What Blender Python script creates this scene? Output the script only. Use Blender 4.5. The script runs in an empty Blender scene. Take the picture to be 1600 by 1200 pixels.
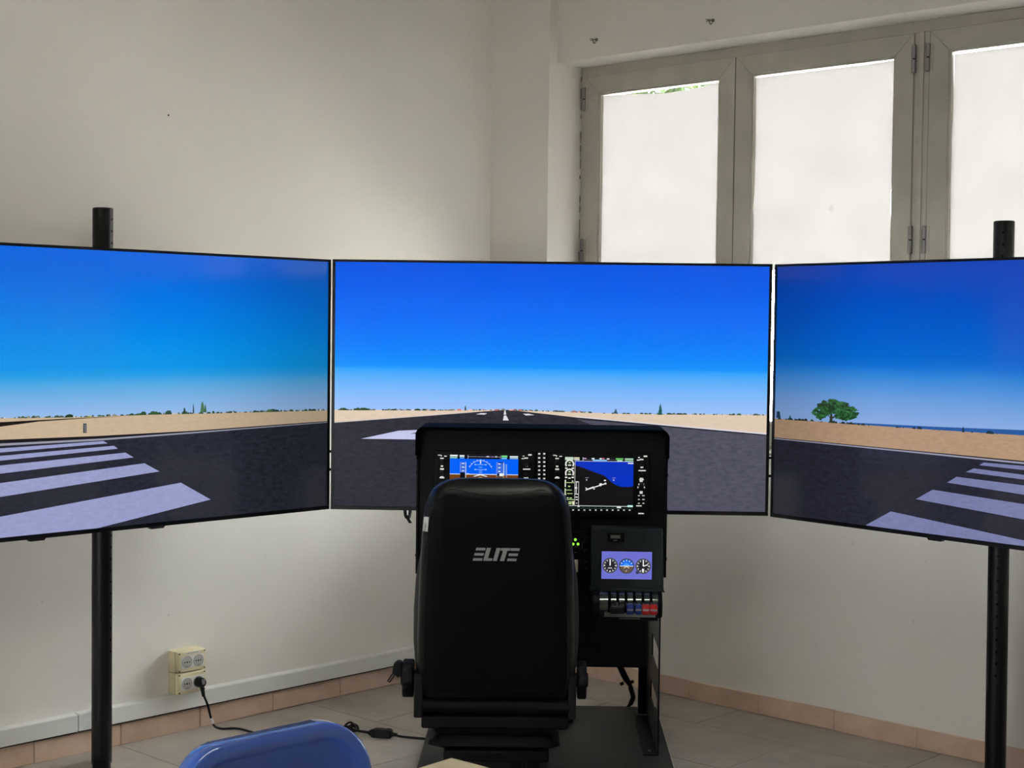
import bpy, math, random
from mathutils import Vector, Matrix
R = math.radians
scene = bpy.context.scene
col = scene.collection

# ------------------------------------------------------------------ camera, world, light, exposure
cam_d = bpy.data.cameras.new('camera')
cam_d.sensor_fit = 'HORIZONTAL'; cam_d.sensor_width = 36.0; cam_d.lens = 53.502
cam_d.clip_start = 0.05; cam_d.clip_end = 300
cam = bpy.data.objects.new('camera', cam_d); col.objects.link(cam)
_p, _r = 0.03761, 0.0123                                   # pitch down, roll
fw = Vector((0, math.cos(_p), -math.sin(_p))); rt0 = Vector((1, 0, 0)); up0 = rt0.cross(fw)
rt = math.cos(_r) * rt0 + math.sin(_r) * up0; upv = -math.sin(_r) * rt0 + math.cos(_r) * up0
cam.matrix_world = Matrix(((rt.x, upv.x, -fw.x, 0), (rt.y, upv.y, -fw.y, 0), (rt.z, upv.z, -fw.z, 1.47842), (0, 0, 0, 1)))
scene.camera = cam

SKY = 45.0
world = bpy.data.worlds.new('overcast_sky'); scene.world = world; world.use_nodes = True
bg = world.node_tree.nodes['Background']
bg.inputs['Color'].default_value = (0.958, 0.985, 0.992, 1); bg.inputs['Strength'].default_value = SKY

scene.view_settings.view_transform = 'Standard'; scene.view_settings.look = 'None'
scene.view_settings.exposure = 0.0; scene.view_settings.gamma = 1.0
scene.view_settings.use_curve_mapping = False
try:
    scene.cycles.max_bounces = 14; scene.cycles.diffuse_bounces = 8; scene.cycles.glossy_bounces = 4
    scene.cycles.transmission_bounces = 8; scene.cycles.transparent_max_bounces = 12
    scene.cycles.use_denoising = True; scene.cycles.sample_clamp_indirect = 0
except Exception: pass

# room frame: corner of the two walls, local x runs along the plain wall, local y along the window wall
CX, CY, AL = -0.0056, 6.7282, 3.95928
RM = Matrix.Translation((CX, CY, 0)) @ Matrix.Rotation(AL, 4, 'Z')
RA, RB, RH = 6.5, 6.2, 3.2                                  # room size
WIN = (0.25, 3.52, 1.00, 2.607)                             # niche of the visible windows (y0,y1,z0,z1)
FILL_WIN2 = (0.40, 2.40, 2.24, 2.31)                             # unseen window added high in the end wall to light the room (x0,x1,z0,z1)
FILL_WIN3 = (0.70, 3.70, 0.90, 1.17)                             # unseen window added behind the camera to light the room (y0,y1,z0,z1)

def portal(name, loc, sx, sy, normal):
    l = bpy.data.lights.new(name, 'AREA'); l.shape = 'RECTANGLE'; l.size = sx; l.size_y = sy
    o = bpy.data.objects.new(name, l); col.objects.link(o)
    n = Vector(normal)
    o.matrix_world = RM @ (Matrix.Translation(loc) @ n.to_track_quat('-Z', 'Z').to_matrix().to_4x4())
    l.cycles.is_portal = True
portal('daylight_portal', (-0.40, (WIN[0]+WIN[1])/2, (WIN[2]+WIN[3])/2), 3.3, 1.65, (1, 0, 0))
portal('daylight_portal', ((FILL_WIN2[0]+FILL_WIN2[1])/2, RB+0.36, (FILL_WIN2[2]+FILL_WIN2[3])/2), FILL_WIN2[1]-FILL_WIN2[0], FILL_WIN2[3]-FILL_WIN2[2], (0, -1, 0))
portal('daylight_portal', (RA+0.36, (FILL_WIN3[0]+FILL_WIN3[1])/2, (FILL_WIN3[2]+FILL_WIN3[3])/2), FILL_WIN3[1]-FILL_WIN3[0], FILL_WIN3[3]-FILL_WIN3[2], (-1, 0, 0))

# ------------------------------------------------------------------ helpers
def lin(c):
    return tuple(((v/255.0)/12.92 if v/255.0 <= 0.04045 else ((v/255.0+0.055)/1.055)**2.4) for v in c)

class MB:
    """collects boxes, prisms, tubes and lofts; build() links them as ONE mesh object"""
    def __init__(s): s.v = []; s.f = []; s.c = []
    def add(s, vs, fs):
        o = len(s.v); s.v += [tuple(v) for v in vs]; s.f += [tuple(i+o for i in f) for f in fs]; return s
    def box(s, x0, x1, y0, y1, z0, z1):
        return s.add([(x0,y0,z0),(x1,y0,z0),(x1,y1,z0),(x0,y1,z0),(x0,y0,z1),(x1,y0,z1),(x1,y1,z1),(x0,y1,z1)],
                     [(3,2,1,0),(4,5,6,7),(0,1,5,4),(1,2,6,5),(2,3,7,6),(3,0,4,7)])
    def prism(s, poly, axis, lo, hi):
        """poly is a list of 2-D points; axis 0: (y,z) along x, 1: (x,z) along y, 2: (x,y) along z"""
        def P(p, t): return {0: (t, p[0], p[1]), 1: (p[0], t, p[1]), 2: (p[0], p[1], t)}[axis]
        n = len(poly)
        return s.add([P(p, lo) for p in poly] + [P(p, hi) for p in poly],
                     [tuple(range(n-1, -1, -1)), tuple(range(n, 2*n))] + [(i, (i+1) % n, n+(i+1) % n, n+i) for i in range(n)])
    def loft(s, rings, cap=True, closed=True):
        n = len(rings[0]); vs = [v for r in rings for v in r]; fs = []
        for k in range(len(rings)-1):
            for i in range(n if closed else n-1):
                j = (i+1) % n
                fs.append((k*n+i, k*n+j, (k+1)*n+j, (k+1)*n+i))
        if cap:
            fs.append(tuple(range(n-1, -1, -1))); m = (len(rings)-1)*n; fs.append(tuple(range(m, m+n)))
        return s.add(vs, fs)
    def cyl(s, p0, p1, r, n=16, r2=None):
        return s.tube([p0, p1], r, n, r2)
    def tube(s, pts, r, n=8, r2=None):
        pts = [Vector(p) for p in pts]; rings = []; prev = None
        for i, p in enumerate(pts):
            d = (pts[min(i+1, len(pts)-1)] - pts[max(i-1, 0)]).normalized()
            if prev is None:
                a = Vector((0, 0, 1)) if abs(d.z) < 0.9 else Vector((1, 0, 0)); e = d.cross(a).normalized()
            else:
                e = (prev - d*prev.dot(d)).normalized()
            prev = e; g = d.cross(e)
            rr = r if r2 is None else r + (r2-r)*i/(len(pts)-1)
            rings.append([tuple(p + rr*(math.cos(2*math.pi*k/n)*e + math.sin(2*math.pi*k/n)*g)) for k in range(n)])
        return s.loft(rings)
    def build(s, name, mat, parent=None, smooth=40, bevel=0.0, seg=2):
        me = bpy.data.meshes.new(name); me.from_pydata(s.v, [], s.f); me.validate()
        import bmesh
        b = bmesh.new(); b.from_mesh(me); bmesh.ops.recalc_face_normals(b, faces=b.faces); b.to_mesh(me); b.free()
        if smooth:
            me.polygons.foreach_set('use_smooth', [True]*len(me.polygons)); me.set_sharp_from_angle(angle=R(smooth))
        me.materials.append(mat)
        o = bpy.data.objects.new(name, me); col.objects.link(o)
        if parent is not None: o.parent = parent
        if bevel:
            m = o.modifiers.new('soft_edges', 'BEVEL'); m.width = bevel; m.segments = seg; m.limit_method = 'ANGLE'; m.angle_limit = R(35)
        return o

def spline(pts, n=8):
    """Catmull-Rom through the points"""
    P = [Vector(p) for p in pts]; P = [P[0]*2-P[1]] + P + [P[-1]*2-P[-2]]; out = []
    for i in range(1, len(P)-2):
        for k in range(n):
            t = k/n; a, b, c, d = P[i-1:i+3]
            out.append(0.5*((2*b) + (c-a)*t + (2*a-5*b+4*c-d)*t*t + (3*b-a-3*c+d)*t**3))
    return out + [P[-2]]

def rrect(hx, hy, r, n=5, cx=0, cy=0):
    pts = []; r = min(r, hx-1e-4, hy-1e-4)
    for (sx, sy, a0) in ((1, 1, 0), (-1, 1, 90), (-1, -1, 180), (1, -1, 270)):
        for k in range(n+1):
            a = R(a0 + 90*k/n)
            pts.append((cx+sx*(hx-r)+r*math.cos(a), cy+sy*(hy-r)+r*math.sin(a)))
    return pts

def empty(name, loc, rz=0.0, label=None, cat=None, group=None, kind=None):
    o = bpy.data.objects.new(name, None); col.objects.link(o); o.empty_display_size = 0.1
    o.location = loc; o.rotation_euler = (0, 0, rz)
    return tag(o, label, cat, group, kind)
def tag(o, label=None, cat=None, group=None, kind=None):
    if label: o['label'] = label
    if cat: o['category'] = cat
    if group: o['group'] = group
    if kind: o['kind'] = kind
    return o
def room(o):                                                # put a top-level object into the room frame
    o.location = (CX, CY, 0); o.rotation_euler = (0, 0, AL); return o
def rw(a, b, z): return RM @ Vector((a, b, z))              # room coordinates to world
def share(o, name, parent, loc=None, rot=None):             # another object with the same mesh
    c = bpy.data.objects.new(name, o.data); col.objects.link(c); c.parent = parent
    for m in o.modifiers:
        k = c.modifiers.new(m.name, m.type); k.width = m.width; k.segments = m.segments; k.limit_method = m.limit_method; k.angle_limit = m.angle_limit
    if loc: c.location = loc
    if rot: c.rotation_euler = rot
    return c

# ------------------------------------------------------------------ materials (all procedural)
MATS = {}
FILL_LAMP = 20.0
def mat(name, rgb, rough=0.5, metal=0.0, spec=0.5, noise=0.0, nscale=8.0, bump=0.0, bscale=60.0, coat=0.0, rgb2=None, detail=4.0, stretch=None, emit=None, estr=1.0, bdist=0.002):
    if name in MATS: return MATS[name]
    m = bpy.data.materials.new(name); m.use_nodes = True; nt = m.node_tree; N = nt.nodes; L = nt.links
    b = N['Principled BSDF']; c = lin(rgb)
    b.inputs['Roughness'].default_value = rough; b.inputs['Metallic'].default_value = metal
    b.inputs['Specular IOR Level'].default_value = spec; b.inputs['Coat Weight'].default_value = coat; b.inputs['Coat Roughness'].default_value = 0.06
    b.inputs['Base Color'].default_value = (*c, 1)
    if emit:
        b.inputs['Emission Color'].default_value = (*lin(emit), 1); b.inputs['Emission Strength'].default_value = estr
    if noise or bump:
        tc = N.new('ShaderNodeTexCoord'); src = tc.outputs['Object']
        if stretch:
            mp = N.new('ShaderNodeMapping'); mp.inputs['Scale'].default_value = stretch; L.new(src, mp.inputs['Vector']); src = mp.outputs['Vector']
    if noise:
        t = N.new('ShaderNodeTexNoise'); t.inputs['Scale'].default_value = nscale; t.inputs['Detail'].default_value = detail
        L.new(src, t.inputs['Vector'])
        cr = N.new('ShaderNodeValToRGB'); c2 = lin(rgb2) if rgb2 else tuple(v*(1-noise) for v in c)
        cr.color_ramp.elements[0].position = 0.3; cr.color_ramp.elements[1].position = 0.7
        cr.color_ramp.elements[0].color = (*c2, 1); cr.color_ramp.elements[1].color = (*c, 1)
        L.new(t.outputs['Fac'], cr.inputs['Fac']); L.new(cr.outputs['Color'], b.inputs['Base Color'])
    if bump:
        t2 = N.new('ShaderNodeTexNoise'); t2.inputs['Scale'].default_value = bscale; t2.inputs['Detail'].default_value = 3
        L.new(src, t2.inputs['Vector'])
        bp = N.new('ShaderNodeBump'); bp.inputs['Strength'].default_value = bump; bp.inputs['Distance'].default_value = bdist
        L.new(t2.outputs['Fac'], bp.inputs['Height']); L.new(bp.outputs['Normal'], b.inputs['Normal'])
    MATS[name] = m; return m

M_wall = mat('wall_paint', (234, 230, 221), 0.85, spec=0.2, noise=0.035, nscale=2.2, bump=0.16, bscale=26, bdist=0.004)
M_ceil = mat('ceiling_paint', (178, 176, 170), 0.9, spec=0.1, noise=0.02, nscale=2)
M_floor = mat('floor_stoneware', (134, 123, 112), 0.42, spec=0.4, noise=0.0, nscale=3.5, rgb2=(112, 102, 92), bump=0.05, bscale=40, detail=8)
M_grout = mat('floor_grout', (122, 114, 104), 0.9, spec=0.1)
M_skirt = mat('skirting_terracotta', (218, 190, 169), 0.45, spec=0.4, noise=0.12, nscale=11, rgb2=(202, 172, 150), detail=7)
M_skgrout = mat('skirting_grout', (196, 186, 172), 0.9, spec=0.1)
M_trunk = mat('trunking_plastic', (226, 227, 222), 0.4, spec=0.4, noise=0.03, nscale=5)
M_alu = mat('window_lacquer', (186, 182, 170), 0.45, spec=0.4, noise=0.05, nscale=7, rgb2=(174, 170, 158))
M_seal = mat('rubber_seal', (22, 22, 22), 0.7, spec=0.2)
M_steel = mat('brushed_steel', (150, 150, 148), 0.35, metal=0.9, noise=0.1, nscale=30)
M_hook = mat('zinc_hook', (120, 118, 112), 0.35, metal=0.8)
M_cream = mat('socket_box_cream', (224, 212, 176), 0.45, spec=0.4, noise=0.03, nscale=10)
M_sock = mat('socket_white', (226, 224, 216), 0.35, spec=0.5)
M_sockg = mat('socket_well_grey', (176, 177, 172), 0.4, spec=0.4)
M_dark = mat('dark_hole', (12, 12, 12), 0.9, spec=0.05)
M_paper = mat('paper_label', (232, 230, 224), 0.7, spec=0.2)
M_ink = mat('printed_ink', (30, 30, 32), 0.8, spec=0.1)
M_rub = mat('black_rubber', (13, 13, 14), 0.5, spec=0.28)
M_tv = mat('television_black', (12, 12, 13), 0.35, spec=0.45)
M_tvback = mat('television_back', (112, 112, 114), 0.6, spec=0.3)
M_post = mat('black_powder_coat', (10, 10, 11), 0.4, spec=0.3, bump=0.05, bscale=300, bdist=0.0005)
M_cons = mat('console_black', (11, 12, 14), 0.55, spec=0.18, bump=0.06, bscale=420, bdist=0.0004)
M_hood = mat('hood_matt_black', (7, 7, 8), 0.9, spec=0.04)
M_cons2 = mat('console_black_satin', (9, 9, 11), 0.45, spec=0.22)
M_plate = mat('instrument_grey', (50, 56, 58), 0.5, spec=0.2, noise=0.05, nscale=20)
M_unit = mat('avionics_bezel', (9, 9, 10), 0.5, spec=0.2)
M_knob = mat('avionics_knob', (16, 16, 18), 0.4, spec=0.35)
M_mark = mat('backlit_marking', (200, 200, 196), 0.6, emit=(212, 212, 206), estr=0.8)
M_platf = mat('platform_mat', (38, 37, 35), 0.6, spec=0.35, noise=0.12, nscale=6, bump=0.1, bscale=250, bdist=0.0006)
M_chrome = mat('smoked_chrome', (116, 126, 121), 0.08, metal=0.95)
M_blue = mat('lever_blue', (34, 62, 148), 0.3, spec=0.5)
M_red = mat('lever_red', (206, 26, 34), 0.3, spec=0.5)
M_black = mat('lever_black', (20, 20, 21), 0.35, spec=0.5)
M_ivory = mat('ivory_plastic', (226, 224, 200), 0.4, spec=0.4)
M_green = mat('green_lamp', (120, 220, 60), 0.4, emit=(150, 235, 70), estr=1.2)
M_lcd = mat('hour_meter_display', (150, 148, 138), 0.5, spec=0.3)
M_vinyl = mat('seat_back_vinyl', (10, 11, 13), 0.32, spec=0.38, noise=0.1, nscale=4, bump=0.08, bscale=240, bdist=0.0006)
M_cloth = mat('seat_rear_cloth', (8, 8, 10), 0.6, spec=0.14, noise=0.1, nscale=4, bump=0.06, bscale=300, bdist=0.0006)
M_fabric = mat('seat_fabric', (70, 70, 67), 0.85, spec=0.2, bump=0.25, bscale=500, bdist=0.0008)
M_bell = mat('bellows_rubber', (13, 13, 14), 0.6, spec=0.2)
M_logo = mat('logo_silver_thread', (172, 172, 170), 0.5, spec=0.3, noise=0.12, nscale=160)
M_shell = mat('chair_blue_plastic', (72, 112, 212), 0.13, spec=0.6, coat=0.8, bump=0.03, bscale=12, bdist=0.002)
M_chleg = mat('chair_leg_metal', (70, 72, 76), 0.35, metal=0.8)
M_wood = mat('table_birch', (244, 230, 188), 0.45, spec=0.3, noise=0.1, nscale=14, rgb2=(232, 214, 168), stretch=(1.0, 9.0, 1.0), detail=6)
M_woodedge = mat('table_edge_band', (240, 224, 180), 0.45, spec=0.4, noise=0.08, nscale=20, stretch=(1, 1, 12))
M_ground = mat('outside_paving', (206, 202, 194), 0.9, spec=0.1, noise=0.15, nscale=1.2)
M_tube = mat('fluorescent_tube', (250, 250, 246), 0.4, emit=(255, 250, 240), estr=FILL_LAMP)
M_lampw = mat('lamp_white', (226, 226, 222), 0.4)
M_leaf = mat('outside_leaf', (50, 68, 22), 0.6, spec=0.3, noise=0.3, nscale=3, rgb2=(24, 40, 10))
M_bark = mat('outside_bark', (86, 74, 60), 0.9, spec=0.1, noise=0.3, nscale=20)

# floor stoneware: cloudy colour that differs from tile to tile
def tune_floor():
    nt = M_floor.node_tree; N = nt.nodes; L = nt.links; b = N['Principled BSDF']
    g = N.new('ShaderNodeNewGeometry'); oi = N.new('ShaderNodeObjectInfo')
    ad = N.new('ShaderNodeVectorMath'); ad.operation = 'MULTIPLY_ADD'
    L.new(oi.outputs['Random'], ad.inputs[0]); ad.inputs[1].default_value = (7, 11, 5); L.new(g.outputs['Position'], ad.inputs[2])
    t = N.new('ShaderNodeTexNoise'); t.inputs['Scale'].default_value = 4.5; t.inputs['Detail'].default_value = 9; t.inputs['Roughness'].default_value = 0.62
    L.new(ad.outputs[0], t.inputs['Vector'])
    cr = N.new('ShaderNodeValToRGB'); cr.color_ramp.elements[0].position = 0.28; cr.color_ramp.elements[1].position = 0.72
    cr.color_ramp.elements[0].color = (*lin((154, 146, 135)), 1); cr.color_ramp.elements[1].color = (*lin((184, 174, 162)), 1)
    L.new(t.outputs['Fac'], cr.inputs['Fac']); L.new(cr.outputs['Color'], b.inputs['Base Color'])
tune_floor()

def glass_mat():
    m = bpy.data.materials.new('window_glass'); m.use_nodes = True; nt = m.node_tree; N = nt.nodes; L = nt.links
    N.remove(N['Principled BSDF']); out = N['Material Output']
    tr = N.new('ShaderNodeBsdfTransparent'); tr.inputs['Color'].default_value = (0.93, 0.94, 0.94, 1)
    gl = N.new('ShaderNodeBsdfGlossy'); gl.inputs['Roughness'].default_value = 0.02
    fr = N.new('ShaderNodeFresnel'); fr.inputs['IOR'].default_value = 1.45
    mx = N.new('ShaderNodeMixShader'); L.new(fr.outputs[0], mx.inputs[0]); L.new(tr.outputs[0], mx.inputs[1]); L.new(gl.outputs[0], mx.inputs[2])
    L.new(mx.outputs[0], out.inputs['Surface']); return m
M_glass = glass_mat()
def sheet_mat(name='white_cover_sheet', k=1.0):
    m = bpy.data.materials.new(name); m.use_nodes = True; nt = m.node_tree; N = nt.nodes; L = nt.links
    N.remove(N['Principled BSDF']); out = N['Material Output']
    tc = N.new('ShaderNodeTexCoord')
    t = N.new('ShaderNodeTexNoise'); t.inputs['Scale'].default_value = 7; t.inputs['Detail'].default_value = 6
    L.new(tc.outputs['Object'], t.inputs['Vector'])
    t2 = N.new('ShaderNodeTexNoise'); t2.inputs['Scale'].default_value = 55; t2.inputs['Detail'].default_value = 5
    L.new(tc.outputs['Object'], t2.inputs['Vector'])
    mx0 = N.new('ShaderNodeMix'); mx0.data_type = 'FLOAT'; mx0.inputs[0].default_value = 0.3
    L.new(t.outputs['Fac'], mx0.inputs[2]); L.new(t2.outputs['Fac'], mx0.inputs[3])
    cr = N.new('ShaderNodeValToRGB'); cr.color_ramp.elements[0].position = 0.3; cr.color_ramp.elements[1].position = 0.7
    cr.color_ramp.elements[0].color = (0.0712*k, 0.0668*k, 0.0645*k, 1); cr.color_ramp.elements[1].color = (0.0855*k, 0.0806*k, 0.0782*k, 1)
    L.new(mx0.outputs[0], cr.inputs['Fac'])
    tl = N.new('ShaderNodeBsdfTranslucent'); df = N.new('ShaderNodeBsdfDiffuse')
    L.new(cr.outputs['Color'], tl.inputs['Color']); df.inputs['Color'].default_value = (0.85, 0.84, 0.81, 1)
    mx = N.new('ShaderNodeMixShader'); mx.inputs[0].default_value = SHEET_REFL
    L.new(tl.outputs[0], mx.inputs[1]); L.new(df.outputs[0], mx.inputs[2]); L.new(mx.outputs[0], out.inputs['Surface']); return m
SHEET_REFL = 0.30
M_sheet = sheet_mat()
def stain_mat():
    m = bpy.data.materials.new('faint_sheet_stain'); m.use_nodes = True; nt = m.node_tree; N = nt.nodes; L = nt.links
    N.remove(N['Principled BSDF'])
    tr = N.new('ShaderNodeBsdfTransparent'); df = N.new('ShaderNodeBsdfDiffuse'); df.inputs['Color'].default_value = (0.5, 0.49, 0.48, 1)
    mx = N.new('ShaderNodeMixShader'); mx.inputs[0].default_value = 0.22
    L.new(tr.outputs[0], mx.inputs[1]); L.new(df.outputs[0], mx.inputs[2]); L.new(mx.outputs[0], N['Material Output'].inputs['Surface']); return m
M_stain = stain_mat()

def picture_mat(name, estr=1.0, rough=0.12, spec=0.6, nscale=62.0, dim=None):
    """glossy display glass: shows the colours stored on the picture mesh; the fourth channel holds the grain of the picture.
    dim = (x0, f0, x1, f1): viewing-angle dimming across the width, painted into the emission"""
    m = bpy.data.materials.new(name); m.use_nodes = True; nt = m.node_tree; N = nt.nodes; L = nt.links
    b = N['Principled BSDF']; b.inputs['Base Color'].default_value = (0.004, 0.004, 0.005, 1)
    b.inputs['Roughness'].default_value = rough; b.inputs['Specular IOR Level'].default_value = spec
    at = N.new('ShaderNodeVertexColor'); at.layer_name = 'picture'
    tc = N.new('ShaderNodeTexCoord')
    t = N.new('ShaderNodeTexNoise'); t.inputs['Scale'].default_value = nscale; t.inputs['Detail'].default_value = 5; t.inputs['Roughness'].default_value = 0.75
    mp = N.new('ShaderNodeMapping'); mp.inputs['Scale'].default_value = (0.55, 1, 1.5)
    L.new(tc.outputs['Object'], mp.inputs['Vector']); L.new(mp.outputs['Vector'], t.inputs['Vector'])
    s1 = N.new('ShaderNodeMath'); s1.operation = 'MULTIPLY_ADD'; L.new(t.outputs['Fac'], s1.inputs[0]); s1.inputs[1].default_value = 4.0; s1.inputs[2].default_value = -2.0
    s2 = N.new('ShaderNodeMath'); s2.operation = 'MULTIPLY_ADD'; L.new(s1.outputs[0], s2.inputs[0]); L.new(at.outputs['Alpha'], s2.inputs[1]); s2.inputs[2].default_value = 1.0
    last = s2.outputs[0]
    if dim:  # off-axis falloff of the screen, put into the emitted colour
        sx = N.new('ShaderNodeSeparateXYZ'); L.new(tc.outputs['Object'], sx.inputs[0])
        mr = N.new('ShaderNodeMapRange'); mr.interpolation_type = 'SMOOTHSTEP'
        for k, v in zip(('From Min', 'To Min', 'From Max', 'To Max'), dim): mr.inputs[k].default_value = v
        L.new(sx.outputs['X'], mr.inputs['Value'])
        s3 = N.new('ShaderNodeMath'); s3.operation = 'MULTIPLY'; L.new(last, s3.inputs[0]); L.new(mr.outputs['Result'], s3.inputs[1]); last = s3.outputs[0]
    vm = N.new('ShaderNodeVectorMath'); vm.operation = 'SCALE'; L.new(at.outputs['Color'], vm.inputs[0]); L.new(last, vm.inputs['Scale'])
    L.new(vm.outputs[0], b.inputs['Emission Color']); b.inputs['Emission Strength'].default_value = estr
    return m

class Picture:
    """flat coloured shapes shown on a display, in the plane of the display (x right, z up), drawn in layers"""
    def __init__(s, y=0.0, step=0.00012): s.v = []; s.f = []; s.c = []; s.y = y; s.n = 0; s.step = step
    def poly(s, pts, rgb, grain=0.0, cols=None, same=False):
        if len(pts) < 3: return
        if not same: s.n += 1
        o = len(s.v); y = s.y - s.n*s.step
        s.v += [(p[0], y, p[1]) for p in pts]; s.f.append(tuple(range(o, o+len(pts))))
        for i in range(len(pts)):
            c = lin(cols[i] if cols else rgb); s.c.append((c[0], c[1], c[2], grain))
    def rect(s, x0, x1, z0, z1, rgb, same=False): s.poly([(x0,z0),(x1,z0),(x1,z1),(x0,z1)], rgb, same=same)
    def line(s, a, b, w, rgb, same=False):
        d = Vector((b[0]-a[0], b[1]-a[1])); n = Vector((-d.y, d.x)).normalized()*w/2
        s.poly([(a[0]-n.x,a[1]-n.y),(b[0]-n.x,b[1]-n.y),(b[0]+n.x,b[1]+n.y),(a[0]+n.x,a[1]+n.y)], rgb, same=same)
    def disc(s, c, r, rgb, n=24, a0=0, a1=360, rz=None, same=False):
        s.poly([(c[0]+r*math.cos(R(a0+(a1-a0)*k/(n-1 if a1-a0 < 360 else n))), c[1]+(rz or r)*math.sin(R(a0+(a1-a0)*k/(n-1 if a1-a0 < 360 else n)))) for k in range(n)], rgb, same=same)
    def ring(s, c, r0, r1, rgb, a0=0, a1=360, n=24):
        s.n += 1
        for k in range(n):
            p, q = R(a0+(a1-a0)*k/n), R(a0+(a1-a0)*(k+1)/n)
            s.poly([(c[0]+r*math.cos(a), c[1]+r*math.sin(a)) for r, a in ((r0,p),(r1,p),(r1,q),(r0,q))], rgb, same=True)
    def build(s, name, m, parent):
        me = bpy.data.meshes.new(name); me.from_pydata(s.v, [], s.f)
        ca = me.color_attributes.new('picture', 'FLOAT_COLOR', 'CORNER')
        k = 0; buf = []
        for p in me.polygons:
            for li in p.loop_indices: buf.append(s.c[me.loops[li].vertex_index])
        ca.data.foreach_set('color', [x for c in buf for x in c])
        me.materials.append(m); o = bpy.data.objects.new(name, me); col.objects.link(o); o.parent = parent
        return o

# ------------------------------------------------------------------ the room
T = 0.35
fl = room(tag(MB().box(-T, RA+T, -T, RB+T, -0.12, -0.003).build('floor', M_grout), 'grey stoneware tiled floor', kind='structure'))
def floor_tiles():
    w, ln, g, a0 = 0.425, 0.85, 0.0035, 0.29 - 0.425
    proto = {}; row = 0; a = a0
    while a < RA:
        b = (0.40 if row % 2 == 0 else 0.82) - 2*ln
        while b < RB:
            x0, x1, y0, y1 = max(a, 0.0)+g/2, min(a+w, RA)-g/2, max(b, 0.0)+g/2, min(b+ln, RB)-g/2
            if x1-x0 > 0.02 and y1-y0 > 0.02:
                key = (round(x1-x0, 3), round(y1-y0, 3)); c = ((x0+x1)/2, (y0+y1)/2, 0)
                if key in proto: share(proto[key], 'floor_tile', fl, c)
                else:
                    o = MB().box(-key[0]/2, key[0]/2, -key[1]/2, key[1]/2, -0.01, 0).build('floor_tile', M_floor, fl, bevel=0.0012, seg=1)
                    o.location = c; proto[key] = o
            b += ln
        a += w; row += 1
floor_tiles()
room(tag(MB().box(-T, RA+T, -T, RB+T, RH, RH+0.15).build('ceiling', M_ceil), 'plain white ceiling', kind='structure'))
room(tag(MB().box(-T, RA+T, -T, 0, 0, RH).build('wall_left', M_wall), 'plain off-white plastered wall with trunking', kind='structure'))
y0, y1, z0, z1 = WIN
w = MB().box(-T, 0, 0, y0, 0, RH).box(-T, 0, y1, RB+T, 0, RH).box(-T, 0, y0, y1, 0, z0).box(-T, 0, y0, y1, z1, RH)
wall_r = room(tag(w.build('wall_right', M_wall), 'off-white wall with the deep window niche', kind='structure'))
MB().prism([(0, 0), (0.141, 0.0), (0.05, y0), (0, y0)], 2, 0, RH).build('corner_casing', M_wall, wall_r)
def pierced(axis, win, end):
    """end wall with one ribbon opening added for light"""
    m = MB(); p, q, z0, z1 = win
    def bx(p, q, z0, z1): return m.box(p, q, RB, RB+T, z0, z1) if axis == 0 else m.box(RA, RA+T, p, q, z0, z1)
    bx(0, p, 0, RH); bx(q, end, 0, RH); bx(p, q, 0, z0); bx(p, q, z1, RH); return m
room(tag(pierced(0, FILL_WIN2, RA+T).build('wall_back', M_wall), 'off-white end wall with an added high ribbon window', kind='structure'))
room(tag(pierced(1, FILL_WIN3, RB).build('wall_opposite', M_wall), 'off-white wall behind the camera with an added ribbon window', kind='structure'))

# small nail mark and the scuffs of the plaster
def chip(parent, a, b, z, r, along):
    m = MB(); n = 7; pts = [(math.cos(k*2*math.pi/n)*r*(0.7+0.5*((k*37) % 5)/5), math.sin(k*2*math.pi/n)*r*(0.6+0.5*((k*53) % 7)/7)) for k in range(n)]
    if along == 'a': m.prism([(a+p[0], z+p[1]) for p in pts], 1, b-0.001, b+0.0003)
    else: m.prism([(b+p[0], z+p[1]) for p in pts], 0, a-0.001, a+0.0003)
    m.build('plaster_chip', mat('plaster_scuff', (216, 212, 203), 0.9, spec=0.1), parent)
wl = bpy.data.objects['wall_left']
for (a, z, r) in ((1.35, 0.60, 0.004), (2.28, 0.54, 0.005), (1.78, 0.43, 0.005)):
    chip(wl, a, 0.0, z, r, 'a')
MB().cyl((1.789, -0.004, 2.212), (1.789, 0.002, 2.212), 0.0028, 10).build('nail_head', M_dark, wl)
for (b, z, r) in ((1.73, 0.70, 0.005), (2.02, 0.67, 0.004), (1.98, 0.45, 0.006), (1.36, 0.62, 0.004), (1.58, 0.30, 0.004)):
    chip(wall_r, 0.0, b, z, r, 'b')

# skirting tiles
sk = room(empty('baseboard_left', (0, 0, 0), kind='structure', label='row of beige terracotta skirting tiles under the trunking'))
sr = room(empty('baseboard_right', (0, 0, 0), kind='structure', label='row of beige terracotta skirting tiles under the windows'))
def skirting(parent, start, end, first, axis, off):
    MB().box(*((start, end, 0, 0.006) if axis == 0 else (0, 0.006, start, end)), 0, 0.0735).build('grout_bed', M_skgrout, parent)
    s = first
    while s > start: s -= 0.3335
    proto = None
    while s < end:
        p, q = max(s, start)+0.0013, min(s+0.3335, end)-0.0013
        if q-p > 0.03:
            rnd = random.Random(int(s*1000)); dz = rnd.uniform(-0.0012, 0.0012)
            full = abs(q-p-0.3309) < 1e-4
            if full and proto: share(proto, 'skirting_tile', parent, ((p, 0, dz) if axis == 0 else (0, p, dz)))
            else:
                L = q-p
                o = MB().box(*((0, L, 0.002, 0.0115) if axis == 0 else (0.002, 0.0115, 0, L)), 0.0, 0.0755).build('skirting_tile', M_skirt, parent, bevel=0.003)
                o.location = (p, 0, dz) if axis == 0 else (0, p, dz)
                if full: proto = o
        s += 0.3335
skirting(sk, 0.141, RA, 0.98133, 0, 0)
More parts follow.
